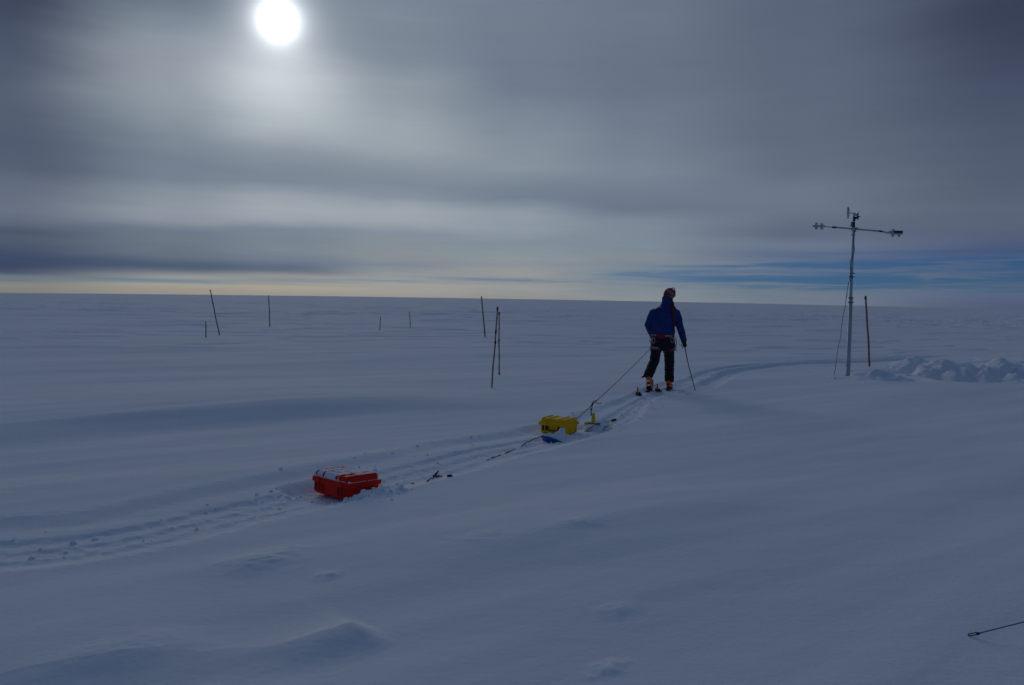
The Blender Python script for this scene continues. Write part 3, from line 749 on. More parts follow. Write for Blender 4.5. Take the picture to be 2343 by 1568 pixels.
def lump(b, c, r, h, seed, n=26, sq=1.0, rot=0, sink=.06):
    """irregular snow lump: dome displaced by noise"""
    rows = []
    for i in range(9):
        f = i / 8; ring = []
        for k in range(n):
            t = 2 * math.pi * k / n; rr = r * f
            x = rr * math.cos(t); y = rr * math.sin(t) * sq
            ring.append((x, y))
        rows.append(ring)
    P = np.array(rows); X = P[..., 0]; Y = P[..., 1]
    rad = np.hypot(X, Y / sq) / r
    nz = fbm(X / r * 1.3 + seed * 3.7, Y / r * 1.3 + seed, 4)
    n2 = fbm(X / r * 4 + seed * 1.7, Y / r * 4 + seed * 2.2, 3)
    Z = h * (1 - rad ** 2) * (1 + .9 * nz) + h * .25 * n2 * (1 - rad ** 4) - sink * rad ** 6
    sc = 1 + .35 * nz * rad
    cr, sr = math.cos(rot), math.sin(rot); V = []
    for i in range(9):
        V.append([b.verts.new((c[0] + (X[i, k] * cr - Y[i, k] * sr) * sc[i, k], c[1] + (X[i, k] * sr + Y[i, k] * cr) * sc[i, k], c[2] + Z[i, k])) for k in range(n)])
    for i in range(1, 8):
        for k in range(n): b.faces.new((V[i][k], V[i][(k + 1) % n], V[i + 1][(k + 1) % n], V[i + 1][k]))
    ctr = b.verts.new((c[0], c[1], c[2] + float(Z[0, 0])))
    for k in range(n): b.faces.new((ctr, V[1][k], V[1][(k + 1) % n]))
    for v in V[0]: b.verts.remove(v)

# yellow sled in front of the yellow case
ys = W(1366, 974, 10.45); ys.z = max(ys.z, H(ys.x, ys.y)) ; 
slider_y = slider(yaw((ys.x, ys.y, ys.z - .032), 12, 5, 3), P_YEL2, 'yellow round slider sled with an upright handle, half buried ahead of the yellow case', 'sled', True, True, None, .19, .055)
b = bm_new(); lump(b, (ys.x + .05, ys.y - .10, ys.z - .02), .17, .085, 3, rot=.4, sq=.7); lump(b, (ys.x - .1, ys.y - .12, ys.z - .02), .10, .05, 8)
lump(b, (ys.x + .10, ys.y + .03, ys.z - .0), .09, .07, 5)
o = link('snow_heap', b, SNOWCAP, None, (ys.x, ys.y, ys.z)); tag(o, 'loose snow heaped over the yellow slider sled', 'snow heap', 'loose snow heaps on the gear')
ht = Vector(slider_y.matrix_world @ Vector((-.02, 0, .20)))
# black cords on the sled
kn = W(1354.2, 926.5, 10.43)
def cordmesh(name, paths, r, material, label, cat):
    b = bm_new()
    for p in paths: tube(b, spline(p, 6), r, 7)
    o = link(name, b, material, None, tuple(paths[0][0])); return tag(o, label, cat)
C2 = lambda x, y, d: W((1950 + x * .19206) / 1.6533, (1450 + y * .19206) / 1.6533, d)
d0 = ys.y
b = bm_new()
tube(b, spline([C2(1490, 560, d0), C2(1482, 520, d0), C2(1480, 470, d0), C2(1500, 435, d0), C2(1508, 470, d0), C2(1490, 520, d0)], 6), .004, 7)
ball(b, C2(1502, 436, d0), .015, 10); ball(b, C2(1487, 518, d0), .014, 10)
tube(b, spline([C2(1502, 436, d0), C2(1510, 385, d0), C2(1550, 350, d0), C2(1600, 338, d0), C2(1640, 305, d0)], 6), .0045, 7)
tube(b, spline([C2(1502, 436, d0), C2(1530, 385, d0), C2(1580, 385, d0), C2(1630, 405, d0), C2(1695, 388, d0)], 6), .0045, 7)
tube(b, spline([C2(1490, 560, d0 - .02), C2(1484, 600, d0 - .03), C2(1484, 640, d0 - .02)], 6), .007, 7)
tag(link('knotted_cord', b, M_RUBBER, None, tuple(kn)), 'black cord knotted round the tow rope above the yellow sled handle', 'cord')
b = bm_new(); dn = d0 - .20
tube(b, spline([C2(1425, 795, dn), C2(1520, 800, dn), C2(1580, 803, dn), C2(1500, 860, dn), C2(1450, 890, dn), C2(1400, 935, dn), C2(1350, 968, dn)], 6), .0045, 7)
tube(b, spline([C2(1580, 803, dn), C2(1640, 785, dn), C2(1655, 805, dn), C2(1625, 822, dn), C2(1585, 808, dn)], 5), .006, 7)
tube(b, spline([C2(1380, 970, dn - .05), C2(1460, 945, dn - .05), C2(1520, 905, dn - .05)], 4), .004, 7)
tag(link('lashing_cord', b, M_RUBBER, None, tuple(C2(1580, 803, dn))), 'thin black lashing cord with a hook lying over the snowy yellow sled', 'cord')
b = bm_new(); tube(b, spline([C2(1820, 862, dn), C2(1768, 848, dn), C2(1752, 878, dn), C2(1735, 920, dn - .05)], 4), .0045, 7)
tag(link('lashing_cord', b, M_RUBBER, None, tuple(C2(1755, 875, dn))), 'short black cord bent over the right rim of the snowy yellow sled', 'cord')
b = bm_new(); sp = spline([C2(1740, 772, d0), C2(1800, 752, d0 + .05), C2(1880, 738, d0 + .08)], 5); tube(b, sp, .004, 7)
rp = empty('toggle_cord', tuple(C2(1850, 745, d0)), 'short cord ending in a dark red toggle beyond the yellow sled', 'cord')
link('cord', b, M_RUBBER, rp, tuple(C2(1850, 745, d0)))
b = bm_new(); tube(b, [C2(1885, 738, d0 + .08), C2(1930, 730, d0 + .09), C2(1975, 718, d0 + .1)], [.016, .021, .017], 8); link('toggle', b, mat('dark_red_grip', (.10, .02, .02), .6), rp, tuple(C2(1850, 745, d0)))

# blue sled under the yellow case
bs = W(1262, 1008, 9.38)
slider(yaw((bs.x + .03, bs.y + .02, bs.z - .055), 215, 4, -17) , P_BLUE, 'blue slider sled poking out of the snow at the foot of the yellow case', 'sled', True, True, None, .05)
b = bm_new(); q = W(1279, 1000, 9.50); lump(b, (q.x, q.y, q.z - .03), .115, .085, 12, sq=.8); lump(b, (q.x + .03, q.y + .03, q.z + .02), .055, .085, 14, sink=.03); lump(b, (q.x - .10, q.y + .02, q.z - .035), .10, .07, 17)
lump(b, (q.x + .10, q.y + .0, q.z - .03), .09, .05, 22)
lump(b, (bs.x + .09, bs.y - .10, bs.z - .04), .09, .05, 31); lump(b, (bs.x - .02, bs.y - .12, bs.z - .05), .05, .045, 33)
tag(link('snow_heap', b, SNOWCAP, None, tuple(q)), 'lumpy snow piled against the front of the yellow case', 'snow heap', 'loose snow heaps on the gear')

# handle of a buried sled in the trail between the cases
hs = W(995, 1089, 7.35)
b = bm_new(); tube(b, [W(990.5, 1094, 7.35), W(996, 1086, 7.35), W(1001.8, 1078, 7.38)], [(.011, .016), (.012, .02), (.010, .016)], 8)
tube(b, spline([W(993, 1089, 7.35), W(998, 1090, 7.33), W(1004, 1089, 7.34)], 4), .008, 7)
tag(link('buried_grip', b, mat('dark_blue_handle', (.008, .03, .13), .5), None, tuple(hs)), 'dark blue sled grip sticking out of the trail between the two cases', 'sled grip')
b = bm_new(); k = W(1028.5, 1089, 7.2); ball(b, k, .022, 10, (1.3, 1, .7)); tag(link('buried_clip', b, M_BLACK, None, tuple(k)), 'small black lump poking out of the trail, right of the blue sled grip', 'clip')

# ropes
P_ROPE = mat('dark_red_rope', (.20, .020, .022), .8, var=.25, scale=200); P_ROPE2 = mat('red_rope', (.16, .02, .016), .8, var=.25, scale=200)
hipL = W(1487, 799, 14.78)
A_ = W(1508, 775, 14.93); B_ = W(1322, 956, 10.25)
pts = [A_, hipL]
for i in range(1, 15):
    t = i / 14; p = hipL.lerp(B_, t); p.z -= .02 * math.sin(math.pi * t); pts.append(p)
pts += [B_ + Vector((-.10, -.12, -.03))]
b = bm_new(); tube(b, pts, .0050, 7); tag(link('tow_rope', b, P_ROPE, None, tuple(B_)), 'thin dark red tow rope stretched from the skier to the yellow case', 'rope')
b = bm_new(); path = [(1243, 1006, .05), (1222, 1012, .035), (1205, 1017, .02), (1196, 1020.5, .012), (1185, 1026, -.012), (1170, 1032, .002), (1150, 1040, -.003), (1130, 1047, .003), (1116, 1053, -.002), (1100, 1059, -.02), (1075, 1070, -.03), (1050, 1080, -.03), (1020, 1088, -.02), (1006, 1091.5, .012), (998, 1094.5, .016), (985, 1099.5, .016), (978, 1102.5, .008), (972, 1104, -.01), (950, 1108, -.01), (943, 1108, .006), (936, 1109, -.02), (900, 1116, -.03)]
pts = []
for (u, v, dz) in path:
    p = G(u, v); pts.append(Vector((p.x, p.y, p.z + dz)))
sp = spline(pts, 8); sp = [Vector((p.x, p.y, p.z + .004 * math.sin(i * .9) )) for i, p in enumerate(sp)]
tube(b, sp, .0055, 8); tag(link('drag_rope', b, P_ROPE2, None, tuple(pts[0])), 'red rope half buried in the trail between the red and yellow cases', 'rope')

# guy line at the lower right
g0 = G(2215, 1457); g0.z += .006; g1 = W(2237, 1449.5, g0.y - .01); g2 = W(2342, 1423, g0.y - .02); g3 = g2 + (g2 - g1) * 6
root = empty('guy_line', tuple(g0), 'thin dark guy line ending in a loop at the snow, lower right', 'guy line')
b = bm_new(); tube(b, [g1, g2, g3], .0027, 8); link('line', b, mat('dark_guy_cord', (.03, .02, .03), .6), root, tuple(g0))
ax = (g1 - g0); pr_ = Vector((0, 0, 1)) - ax.normalized() * ax.normalized().z; pr_.normalize()
b = bm_new()
lp = [g1 + pr_ * .0, g1 - ax * .15 + pr_ * .0055, g0 + ax * .5 + pr_ * .0055, g0 + ax * .05 + pr_ * .005, g0 - ax * .0, g0 + ax * .05 - pr_ * .004, g0 + ax * .5 - pr_ * .005, g1 - ax * .15 - pr_ * .004]
tube(b, spline(lp + [lp[0]], 5), .0028, 8); link('loop', b, M_DARKALU if False else mat('dark_loop_metal', (.05, .04, .05), .5), root, tuple(g0))
b = bm_new(); ball(b, g1, .007, 10, (1.6, 1, 1)); ball(b, g1 - ax * .1 - pr_ * .003, .005, 8, (1.4, 1, 1)); link('knot', b, bpy.data.materials['dark_guy_cord'], root, tuple(g0))
# ---------------------------------------------------------------- the skier
def S1(x, y, d): return W((2350 + x * .31898) / 1.6533, (1050 + y * .31898) / 1.6533, d)
HEAD = R(21); FW = Vector((math.sin(HEAD), math.cos(HEAD), 0)); RT = Vector((math.cos(HEAD), -math.sin(HEAD), 0))
def skier():
    O = Vector((2.85, 15.1, H(2.85, 15.1)))
    root = empty('person', tuple(O), 'skier in a blue jacket and black trousers walking away with one pole, seen from behind', 'person')
    K = lambda n, b, m, p=root, **k: link(n, b, m, p, tuple(O), **k)
    D = 15.1
    YW = -HEAD
    # key points
    hip = S1(488, 770, D); crotch = S1(490, 845, D)
    lhip = S1(420, 790, D + .0); lknee = S1(392, 985, D + .06); lank = S1(318, 1200, 14.93)
    rhip = S1(560, 790, D + .02); rknee = S1(568, 1000, D + .22); rank = S1(562, 1225, D + .26)
    sh_l = S1(378, 402, D + .02); el_l = S1(318, 570, D + .05); wr_l = S1(372, 705, D + .26)
    sh_r = S1(652, 405, D + .0); el_r = S1(690, 575, D - .02); wr_r = S1(742, 755, D + .16)
    neck = S1(548, 318, D + .02); head = S1(566, 226, D + .06)
    skin = mat('skin', (.36, .20, .14), .55)
    # one continuous body under the clothes
    b = bm_new()
    def zsec(x0, x1, y, d, ry, inset=0): 
        c = S1((x0 + x1) / 2, y, d); rx = (x1 - x0) / 2 * .001635 - inset
        return (c.x, c.y, c.z, rx, ry - inset, YW)
    loft(b, [zsec(420, 560, 860, D, .10), zsec(355, 625, 800, D, .15, .02), zsec(350, 620, 740, D, .15, .02), zsec(370, 610, 640, D, .14, .03), zsec(365, 640, 520, D, .15, .03), zsec(370, 660, 430, D, .15, .03), zsec(440, 640, 365, D + .01, .11, .02), zsec(505, 590, 320, D + .02, .06), zsec(515, 595, 270, D + .04, .055)], 20)
    tube(b, [lhip, lhip.lerp(lknee, .5), lknee, lknee.lerp(lank, .35), lank], [.09, .082, .06, .058, .042], 14)
    tube(b, [rhip, rhip.lerp(rknee, .5), rknee, rknee.lerp(rank, .35), rank], [.09, .082, .06, .058, .042], 14)
    for ank in (lank, rank): tube(b, [ank, ank + Vector((0, 0, -.07)), ank + Vector((0, 0, -.08)) + FW * .16], [.04, .04, .03], 10)
    for s, e, w in ((sh_l, el_l, wr_l), (sh_r, el_r, wr_r)):
        tube(b, [s, s.lerp(e, .5), e, e.lerp(w, .3), w], [.060, .052, .042, .042, .030], 12)
    # head turned a little to the right: skull, jaw, nose, ears
    HF = (Vector((math.sin(R(50)), math.cos(R(50)), -.25))).normalized(); HR = HF.cross(Vector((0, 0, 1))).normalized(); HU = HR.cross(HF)
    rot = Matrix((HR, HF, HU)).transposed()
    ball(b, head + HU * .01, .098, 18, (.80, 1.0, 1.12), rot); ball(b, head + HF * .045 - HU * .055, .062, 14, (.85, 1, .9), rot)
    tube(b, [head + HF * .090 + HU * .02, head + HF * .118 - HU * .02], [.010, .016], 8)
    for s in (-1, 1): ball(b, head + HR * s * .078 - HF * .005 - HU * .01, .028, 10, (.35, .8, 1.1), rot)
    ball(b, head + HF * .10 - HU * .055, .020, 8, (1.3, .6, .45), rot)
    # hands: palm, four bent fingers and a thumb each
    grip = S1(746, 792, D + .10); tip = S1(873, 1336, 15.07)
    pole_dir = (tip - grip).normalized()
    def hand(b, wr, center, along, palm, kr=1.0):
        """fingers curl round an axis 'along'; palm = direction from wrist to knuckles"""
        side = along.cross(palm).normalized()
        tube(b, [wr, wr.lerp(center, .6), center - side * .022], [(.030, .024), (.040, .022), (.042, .020)], 12)
        for k, (o_, L_) in enumerate(((-.034, .9), (-.011, 1.0), (.012, .95), (.034, .78))):
            p0 = center + along * o_ - side * .026 + palm * .012
            pts = [p0, p0 + palm * .024 * L_ + side * .010, p0 + palm * .030 * L_ + side * .034, p0 + palm * .010 * L_ + side * .050, p0 - palm * .012 * L_ + side * .044]
            tube(b, spline(pts, 3), [.0125] * 4 + [.0115] * 4 + [.0105] * 4 + [.009], 8)
        p0 = center - along * .040 - palm * .02
        tube(b, spline([p0 - side * .012, p0 + side * .014 - along * .012, p0 + side * .034 + palm * .018 - along * .002], 3), [.014, .014, .014, .013, .012, .011, .010], 8)
    pal_r = (S1(750, 800, D + .12) - wr_r); pal_r = (FW * .6 + Vector((0, 0, -.6)) + RT * .1).normalized(); pal_r = (pal_r - pole_dir * pal_r.dot(pole_dir)).normalized()
    hand(b, wr_r, grip, pole_dir, pal_r)
    lc = wr_l + FW * .09 + RT * .02; hand(b, wr_l, lc, (RT * .9 + Vector((0, 0, .3))).normalized(), (FW * .9 + Vector((0, 0, -.3))).normalized())
    o = K('body', b, skin); remesh(o, .009, 2)
    # jacket
    jb = mat('blue_jacket_fabric', (.003, .024, .175), .75, var=.18, scale=9, bump=.006, bscale=26)
    nt = jb.node_tree; E.nt = nt; bs_ = nt.nodes['Principled BSDF']; src = bs_.inputs['Base Color'].links[0].from_socket
    tc = nt.nodes.new('ShaderNodeTexCoord'); sp_ = nt.nodes.new('ShaderNodeSeparateXYZ'); nt.links.new(tc.outputs['Object'], sp_.inputs[0])
    # black yokes on the shoulders (cut of the garment)
    yz = S1(500, 392, D).z - O.z; xc = S1(512, 380, D).x - O.x
    px = E.m('ABSOLUTE', E(sp_.outputs[0]) - xc)
    msk = E.m('MULTIPLY', esmooth(E(sp_.outputs[2]) + (px * -.25), yz - .035, yz - .030), esmooth(px, .095, .10))
    mx = nt.nodes.new('ShaderNodeMix'); mx.data_type = 'RGBA'; nt.links.new(msk.k, mx.inputs[0]); nt.links.new(src, mx.inputs[6]); mx.inputs[7].default_value = (.008, .010, .022, 1)
    nt.links.new(mx.outputs[2], bs_.inputs['Base Color'])
    b = bm_new()
    loft(b, [zsec(366, 606, 722, D, .165), zsec(356, 616, 690, D, .172), zsec(350, 626, 640, D, .178), zsec(352, 634, 560, D, .178), zsec(356, 650, 480, D, .175), zsec(366, 664, 430, D, .165), zsec(384, 656, 398, D, .15), zsec(412, 646, 368, D, .13), zsec(452, 632, 342, D + .01, .11), zsec(470, 618, 318, D + .02, .10)], 28)
    tube(b, [sh_l + RT * .05 + Vector((0, 0, .01)), sh_l.lerp(el_l, .08) + RT * .012, sh_l.lerp(el_l, .5), el_l, el_l.lerp(wr_l, .5), wr_l], [.060, .080, .082, .076, .066, .052], 16)
    tube(b, [sh_r - RT * .05 + Vector((0, 0, .01)), sh_r.lerp(el_r, .08) - RT * .012, sh_r.lerp(el_r, .5), el_r, el_r.lerp(wr_r, .5), wr_r.lerp(grip, .1)], [.060, .080, .080, .072, .068, .056], 16)
    # folds: rings of fabric at the elbows
    for (s, e, w, r0) in ((sh_l, el_l, wr_l, .078), (sh_r, el_r, wr_r, .074)):
        for f in (.2, .55, .85): p = e.lerp(w, f); tube(b, [p - (w - e).normalized() * .012, p, p + (w - e).normalized() * .012], [r0 * .8 - f * .012, r0 * 1.02 - f * .016, r0 * .8 - f * .012], 14)
    o = K('jacket', b, jb); remesh(o, .010, 2, .022, .07)
    # stand-up collar and hood
    b = bm_new(); c0 = S1(545, 325, D + .02)
    loft(b, [zsec(462, 622, 335, D + .02, .115), zsec(470, 622, 310, D + .02, .118), zsec(478, 616, 288, D + .03, .115), zsec(478, 606, 262, D + .035, .108), zsec(482, 590, 236, D + .03, .098), zsec(495, 560, 219, D + .02, .07)], 24)
    o = K('hood', b, jb); remesh(o, .010, 1, .022, .05)
    # knitted hat with bands
    hm = mat('knitted_hat', (.30, .018, .028), .9, bump=.004, bscale=70); nt = hm.node_tree; E.nt = nt
    tc = nt.nodes.new('ShaderNodeTexCoord'); sp_ = nt.nodes.new('ShaderNodeSeparateXYZ')
    hc = head + HU * .03
    b = bm_new(); ball(b, Vector((0, 0, 0)), .122, 24, (.92, 1.02, 1.12)); xform(b, Matrix.Translation(hc) @ Matrix(((HR), (HF), (HU))).transposed().to_4x4())
    kill = [v for v in b.verts if (v.co - hc).dot(HU) < -.055 or ((v.co - hc).dot(HF) > .055 and (v.co - hc).dot(HU) < -.02)]
    bmesh.ops.delete(b, geom=kill, context='VERTS')
    hat = K('hat', b, hm); hs_ = hat.modifiers.new('t', 'SOLIDIFY'); hs_.thickness = .010
    # band pattern along the tilted head axis
    dpn = nt.nodes.new('ShaderNodeVectorMath'); dpn.operation = 'SUBTRACT'; nt.links.new(tc.outputs['Object'], dpn.inputs[0]); dpn.inputs[1].default_value = tuple(hc - O)
    dp2 = nt.nodes.new('ShaderNodeVectorMath'); dp2.operation = 'DOT_PRODUCT'; nt.links.new(dpn.outputs[0], dp2.inputs[0]); dp2.inputs[1].default_value = tuple((HU + RT * .55).normalized())
    hv = E(dp2.outputs['Value']); bs_ = nt.nodes['Principled BSDF']; src = bs_.inputs['Base Color'].links[0].from_socket
    ck = nt.nodes.new('ShaderNodeTexChecker'); ck.inputs['Scale'].default_value = 42; nt.links.new(tc.outputs['Object'], ck.inputs[0]); ck.inputs[1].default_value = (.33, .35, .28, 1); ck.inputs[2].default_value = (.09, .10, .06, 1)
    m1 = E.m('MULTIPLY', esmooth(hv, .024, .026), 1 - esmooth(hv, .066, .068)); mx = nt.nodes.new('ShaderNodeMix'); mx.data_type = 'RGBA'
    nt.links.new(m1.k, mx.inputs[0]); nt.links.new(src, mx.inputs[6]); nt.links.new(ck.outputs[0], mx.inputs[7]); nt.links.new(mx.outputs[2], bs_.inputs['Base Color'])
    b = bm_new(); c_ = hc + HU * .105; tube(b, spline([c_ + RT * .0, c_ + RT * .03 + Vector((0, 0, .03)), c_ + RT * .07 + Vector((0, 0, .028)), c_ + RT * .088 - Vector((0, 0, .02)), c_ + RT * .095 - Vector((0, 0, .07))], 5), .008, 8)
    K('hat_tassel', b, M_RUBBER, hat)
    # goggles / dark glasses frame
    b = bm_new(); tube(b, spline([head + HR * -.08 + HU * .015, head + HR * -.05 + HF * .09 + HU * .015, head + HF * .108 + HU * .015, head + HR * .05 + HF * .09 + HU * .015, head + HR * .08 + HU * .015], 5), (.010), 8)
    K('sunglasses', b, M_BLACK)
    # trousers
    tr = mat('black_trouser_fabric', (.007, .007, .010), .85, var=.3, scale=10, bump=.006, bscale=30)
    b = bm_new()
    loft(b, [zsec(400, 580, 868, D, .11), zsec(352, 628, 830, D, .15), zsec(345, 632, 790, D, .165), zsec(347, 628, 745, D, .165), zsec(362, 612, 700, D, .155)], 24)
    def leg(pts, rads, seed):
        tube(b, pts, rads, 16)
        for i, f in enumerate((.38, .50, .60, .74, .88)):
            k = f * (len(pts) - 1); j = int(k); p = pts[j].lerp(pts[j + 1], k - j); r_ = rads[j] + (rads[j + 1] - rads[j]) * (k - j)
            t_ = (pts[j + 1] - pts[j]).normalized(); tl = (t_ + RT * (.25 if i % 2 else -.2)).normalized()
            tube(b, [p - tl * .022, p, p + tl * .022], [r_ * .88, r_ * 1.12, r_ * .86], 14)
    lcuff = S1(312, 1176, 14.93); rcuff = S1(566, 1226, D + .26)
    leg([lhip, lhip.lerp(lknee, .45), lknee, lknee.lerp(lcuff, .45), lknee.lerp(lcuff, .8), lcuff], [.112, .104, .092, .092, .092, .086], 1)
    leg([rhip, rhip.lerp(rknee, .45), rknee, rknee.lerp(rcuff, .45), rknee.lerp(rcuff, .8), rcuff], [.112, .100, .094, .090, .088, .094], 2)
    tube(b, spline([lcuff - RT * .06, lcuff - RT * .10 - Vector((0, 0, .01)), lcuff - RT * .115 - Vector((0, 0, .035))], 4), .020, 8)
    tube(b, spline([rcuff + RT * .06, rcuff + RT * .09 - Vector((0, 0, .012))], 4), .020, 8)
    o = K('trousers', b, tr); remesh(o, .011, 1, .022, .06)
    # boots
    om = mat('orange_boot_plastic', (.95, .17, .010), .45, var=.08); rm = mat('red_boot_plastic', (.30, .01, .012), .4)
    def boot(toe_pitch, heel, fwd, snow_on):
        up = Vector((0, 0, 1)); rt = fwd.cross(up).normalized()
        Rm = Matrix((rt, fwd, up)).transposed().to_4x4()
        Mx = Matrix.Translation(heel) @ Rm @ Matrix.Translation((0, .30, 0)) @ Matrix.Rotation(R(-toe_pitch), 4, 'X') @ Matrix.Translation((0, -.30, 0)) if False else Matrix.Translation(heel) @ Rm @ Matrix.Rotation(R(-toe_pitch), 4, 'X')
        b = bm_new()
        # lower shell, heel at origin, toe along +Y
        secs = [(0.0, .038, .050), (.03, .048, .060), (.10, .050, .062), (.18, .053, .050), (.25, .048, .038), (.295, .030, .024)]
        pts = [(0, y, .028 + rz * .95) for y, rx, rz in secs]
        tube(b, pts, [(rz, rx) for y, rx, rz in secs], 14, ref=(0, 0, 1))
        # cuff
        tube(b, [(0, .05, .08), (0, .035, .14), (0, .032, .19), (0, .045, .245)], [(.062, .056), (.066, .058), (.064, .058), (.052, .048)], 16, ref=(0, 1, 0))
        xform(b, Mx); o = K('boot', b, om); remesh(o, .007, 1)
        b = bm_new(); rbox(b, (0, .145, .016), (.088, .30, .030), .012, 2); rbox(b, (0, .015, .03), (.09, .05, .06), .014, 2); xform(b, Mx); K('sole', b, M_RUBBER, o)
        for z in (.105, .150, .195):
            b = bm_new(); tube(b, [(.056, .10, z), (.066, .055, z), (.070, .02, z)], [.007, .010, .006], 8); tube(b, [(-.02, .112, z), (.056, .10, z)], .006, 6); xform(b, Mx); K('buckle', b, M_DARKALU, o)
        b = bm_new(); rbox(b, (0, -.026, .118), (.054, .026, .060), .010, 2); xform(b, Mx); K('heel_spoiler', b, rm, o)
        if snow_on:
            for (x, y, z, r_) in ((0, -.046, .155, .026), (.01, -.048, .078, .028)):
                b = bm_new(); ball(b, Vector((x, y, z)), r_, 10, (1.2, .5, .55)); xform(b, Mx); K('packed_snow', b, SNOWCAP, o)
        return Mx
    hl = S1(318, 1345, 14.86); hl.z = H(hl.x, hl.y) + .045
    boot(14, hl, FW, True)
    hr = S1(556, 1312, 15.30); hr.z = H(hr.x, hr.y) + .0
    boot(0, hr, FW, False)
    # climbing harness
    hred = mat('red_harness_webbing', (.24, .010, .012), .75); hgr = mat('grey_harness_padding', (.30, .32, .34), .8); hdk = mat('dark_red_sling', (.10, .008, .014), .8)
    wz = S1(485, 690, D)
    def ring(c, rx, ry, yw, h, tilt=(0, 0), th=.006, a0=0, a1=360, n=48):
        b = bm_new(); V = []
        cnt = n if a1 - a0 >= 360 else n + 1
        for i in range(cnt):
            t = R(a0 + (a1 - a0) * i / n); lx = rx * math.cos(t); ly = ry * math.sin(t)
            row = []
            for (dr, dz) in ((0, -h / 2), (th, -h / 2), (th, h / 2), (0, h / 2)):
                kx = (rx + dr) / rx; x_ = lx * kx; y_ = ly * kx
                z_ = dz + x_ * tilt[0] + y_ * tilt[1]
                row.append(b.verts.new((c.x + x_ * math.cos(yw) - y_ * math.sin(yw), c.y + x_ * math.sin(yw) + y_ * math.cos(yw), c.z + z_)))
            V.append(row)
        m = len(V)
        for i in range(m if a1 - a0 >= 360 else m - 1):
            A, B2 = V[i], V[(i + 1) % m]
            for k in range(4): b.faces.new((A[k], A[(k + 1) % 4], B2[(k + 1) % 4], B2[k]))
        return b
    hb = K('harness', ring(wz, .204, .182, YW, .072, (-.03, 0), .012), hred)
    for (a0, a1) in ((205, 248), (292, 335)): K('padding', ring(wz + Vector((0, 0, .008)), .218, .196, YW, .022, (-.03, 0), .004, a0, a1), hgr, hb)
    lg = S1(413, 832, D + .01); K('leg_loop', ring(lg, .116, .116, YW, .036, (-.05, 0), .010), hgr, hb); K('leg_loop', ring(lg - Vector((0, 0, .028)), .114, .114, YW, .026, (-.05, 0), .013), hred, hb)
    rg = S1(568, 856, D + .03); K('leg_loop', ring(rg, .110, .112, YW, .036, (.22, 0), .010), hgr, hb); K('leg_loop', ring(rg - Vector((0, 0, .030)), .108, .110, YW, .026, (.22, 0), .013), hred, hb)
    mt = mat('silver_carabiner_metal', (.45, .46, .48), .35, .7)
    def biner(x, y, w, h, d, tilt=0, mm=mt):
        c = S1(x, y, d); b = bm_new(); pts = []
        for i in range(16):
            t = 2 * math.pi * i / 16; lx = w * math.copysign(abs(math.cos(t)) ** .7, math.cos(t)); lz = h * math.copysign(abs(math.sin(t)) ** .8, math.sin(t))
            pts.append(c + Vector((lx * math.cos(tilt) - lz * math.sin(tilt), 0, lx * math.sin(tilt) + lz * math.cos(tilt))))
        tube(b, pts, .0055, 7, closed=True); K('carabiner', b, mm, hb)
    dB = D - .19
    biner(346, 752, .022, .048, D - .06, .1); biner(380, 748, .026, .050, dB + .02, -.1); biner(362, 760, .014, .03, D - .10, .2, M_DARKALU)
    biner(600, 742, .026, .050, dB + .03, .25); biner(618, 760, .02, .045, D - .12, -.1); biner(630, 830, .016, .034, D - .08, .1); biner(648, 846, .014, .034, D - .06, .05); biner(640, 770, .012, .075, D - .08, .05)
    webm = mat('dark_gear_webbing', (.03, .02, .025), .7); b = bm_new()
    for (pp, r_) in (([(360, 745), (372, 765), (365, 780)], .007), ([(625, 590), (632, 650), (622, 720), (632, 800)], .006), ([(640, 690), (650, 740), (652, 800), (640, 830)], .004), ([(612, 700), (628, 760), (640, 815)], .005)):
        tube(b, spline([S1(x, y, D - .12) for x, y in pp], 5), r_, 7); K('gear_sling', b, webm, hb); b = bm_new()
    b.free()
    b = bm_new()
    st = [(592, 325, D - .085), (602, 360, D - .150), (612, 400, D - .182), (618, 450, D - .19), (622, 520, D - .185), (622, 590, D - .17), (618, 650, D - .17)]
    tube(b, spline([S1(*p) for p in st], 5), [(.034, .006)] * 12 + [(.026, .006)] * 8 + [(.014, .006)] * 20, 8, ref=tuple(RT)) if False else tube(b, spline([S1(*p) for p in st], 5), [(.036 - .024 * i / 30, .007) for i in range(31)], 10, ref=(1, 0, 0))
    K('shoulder_sling', b, hdk, hb)
    # gloves: a shell over each hand
    gm = mat('black_glove_fabric', (.008, .008, .010), .7, bump=.002, bscale=60)
    for (wr, ctr, al, pl) in ((wr_r, grip, pole_dir, pal_r), (wr_l, lc, (RT * .9 + Vector((0, 0, .3))).normalized(), (FW * .9 + Vector((0, 0, -.3))).normalized())):
        b = bm_new(); side = al.cross(pl).normalized()
        tube(b, [wr.lerp(ctr, -.3), wr, wr.lerp(ctr, .6), ctr - side * .022], [(.048, .044), (.044, .040), (.050, .032), (.050, .028)], 14)
        for k, (o_, L_) in enumerate(((-.036, .9), (-.012, 1.0), (.012, .95), (.036, .78))):
            p0 = ctr + al * o_ - side * .028 + pl * .012
            pts = [p0, p0 + pl * .028 * L_ + side * .010, p0 + pl * .036 * L_ + side * .036, p0 + pl * .012 * L_ + side * .056, p0 - pl * .014 * L_ + side * .050]
            tube(b, spline(pts, 3), [.0165] * 4 + [.0155] * 4 + [.0145] * 4 + [.013], 8)
        p0 = ctr - al * .044 - pl * .02
        tube(b, spline([p0 - side * .012, p0 + side * .016 - al * .012, p0 + side * .038 + pl * .018 - al * .002], 3), [.019, .019, .018, .017, .016, .015, .014], 8)
        o = K('glove', b, gm); remesh(o, .006, 1)
    # ---- pole in the right hand
    pr = empty('ski_pole', tuple(tip), 'thin black ski pole bending slightly, held in the right hand of the skier', 'ski pole')
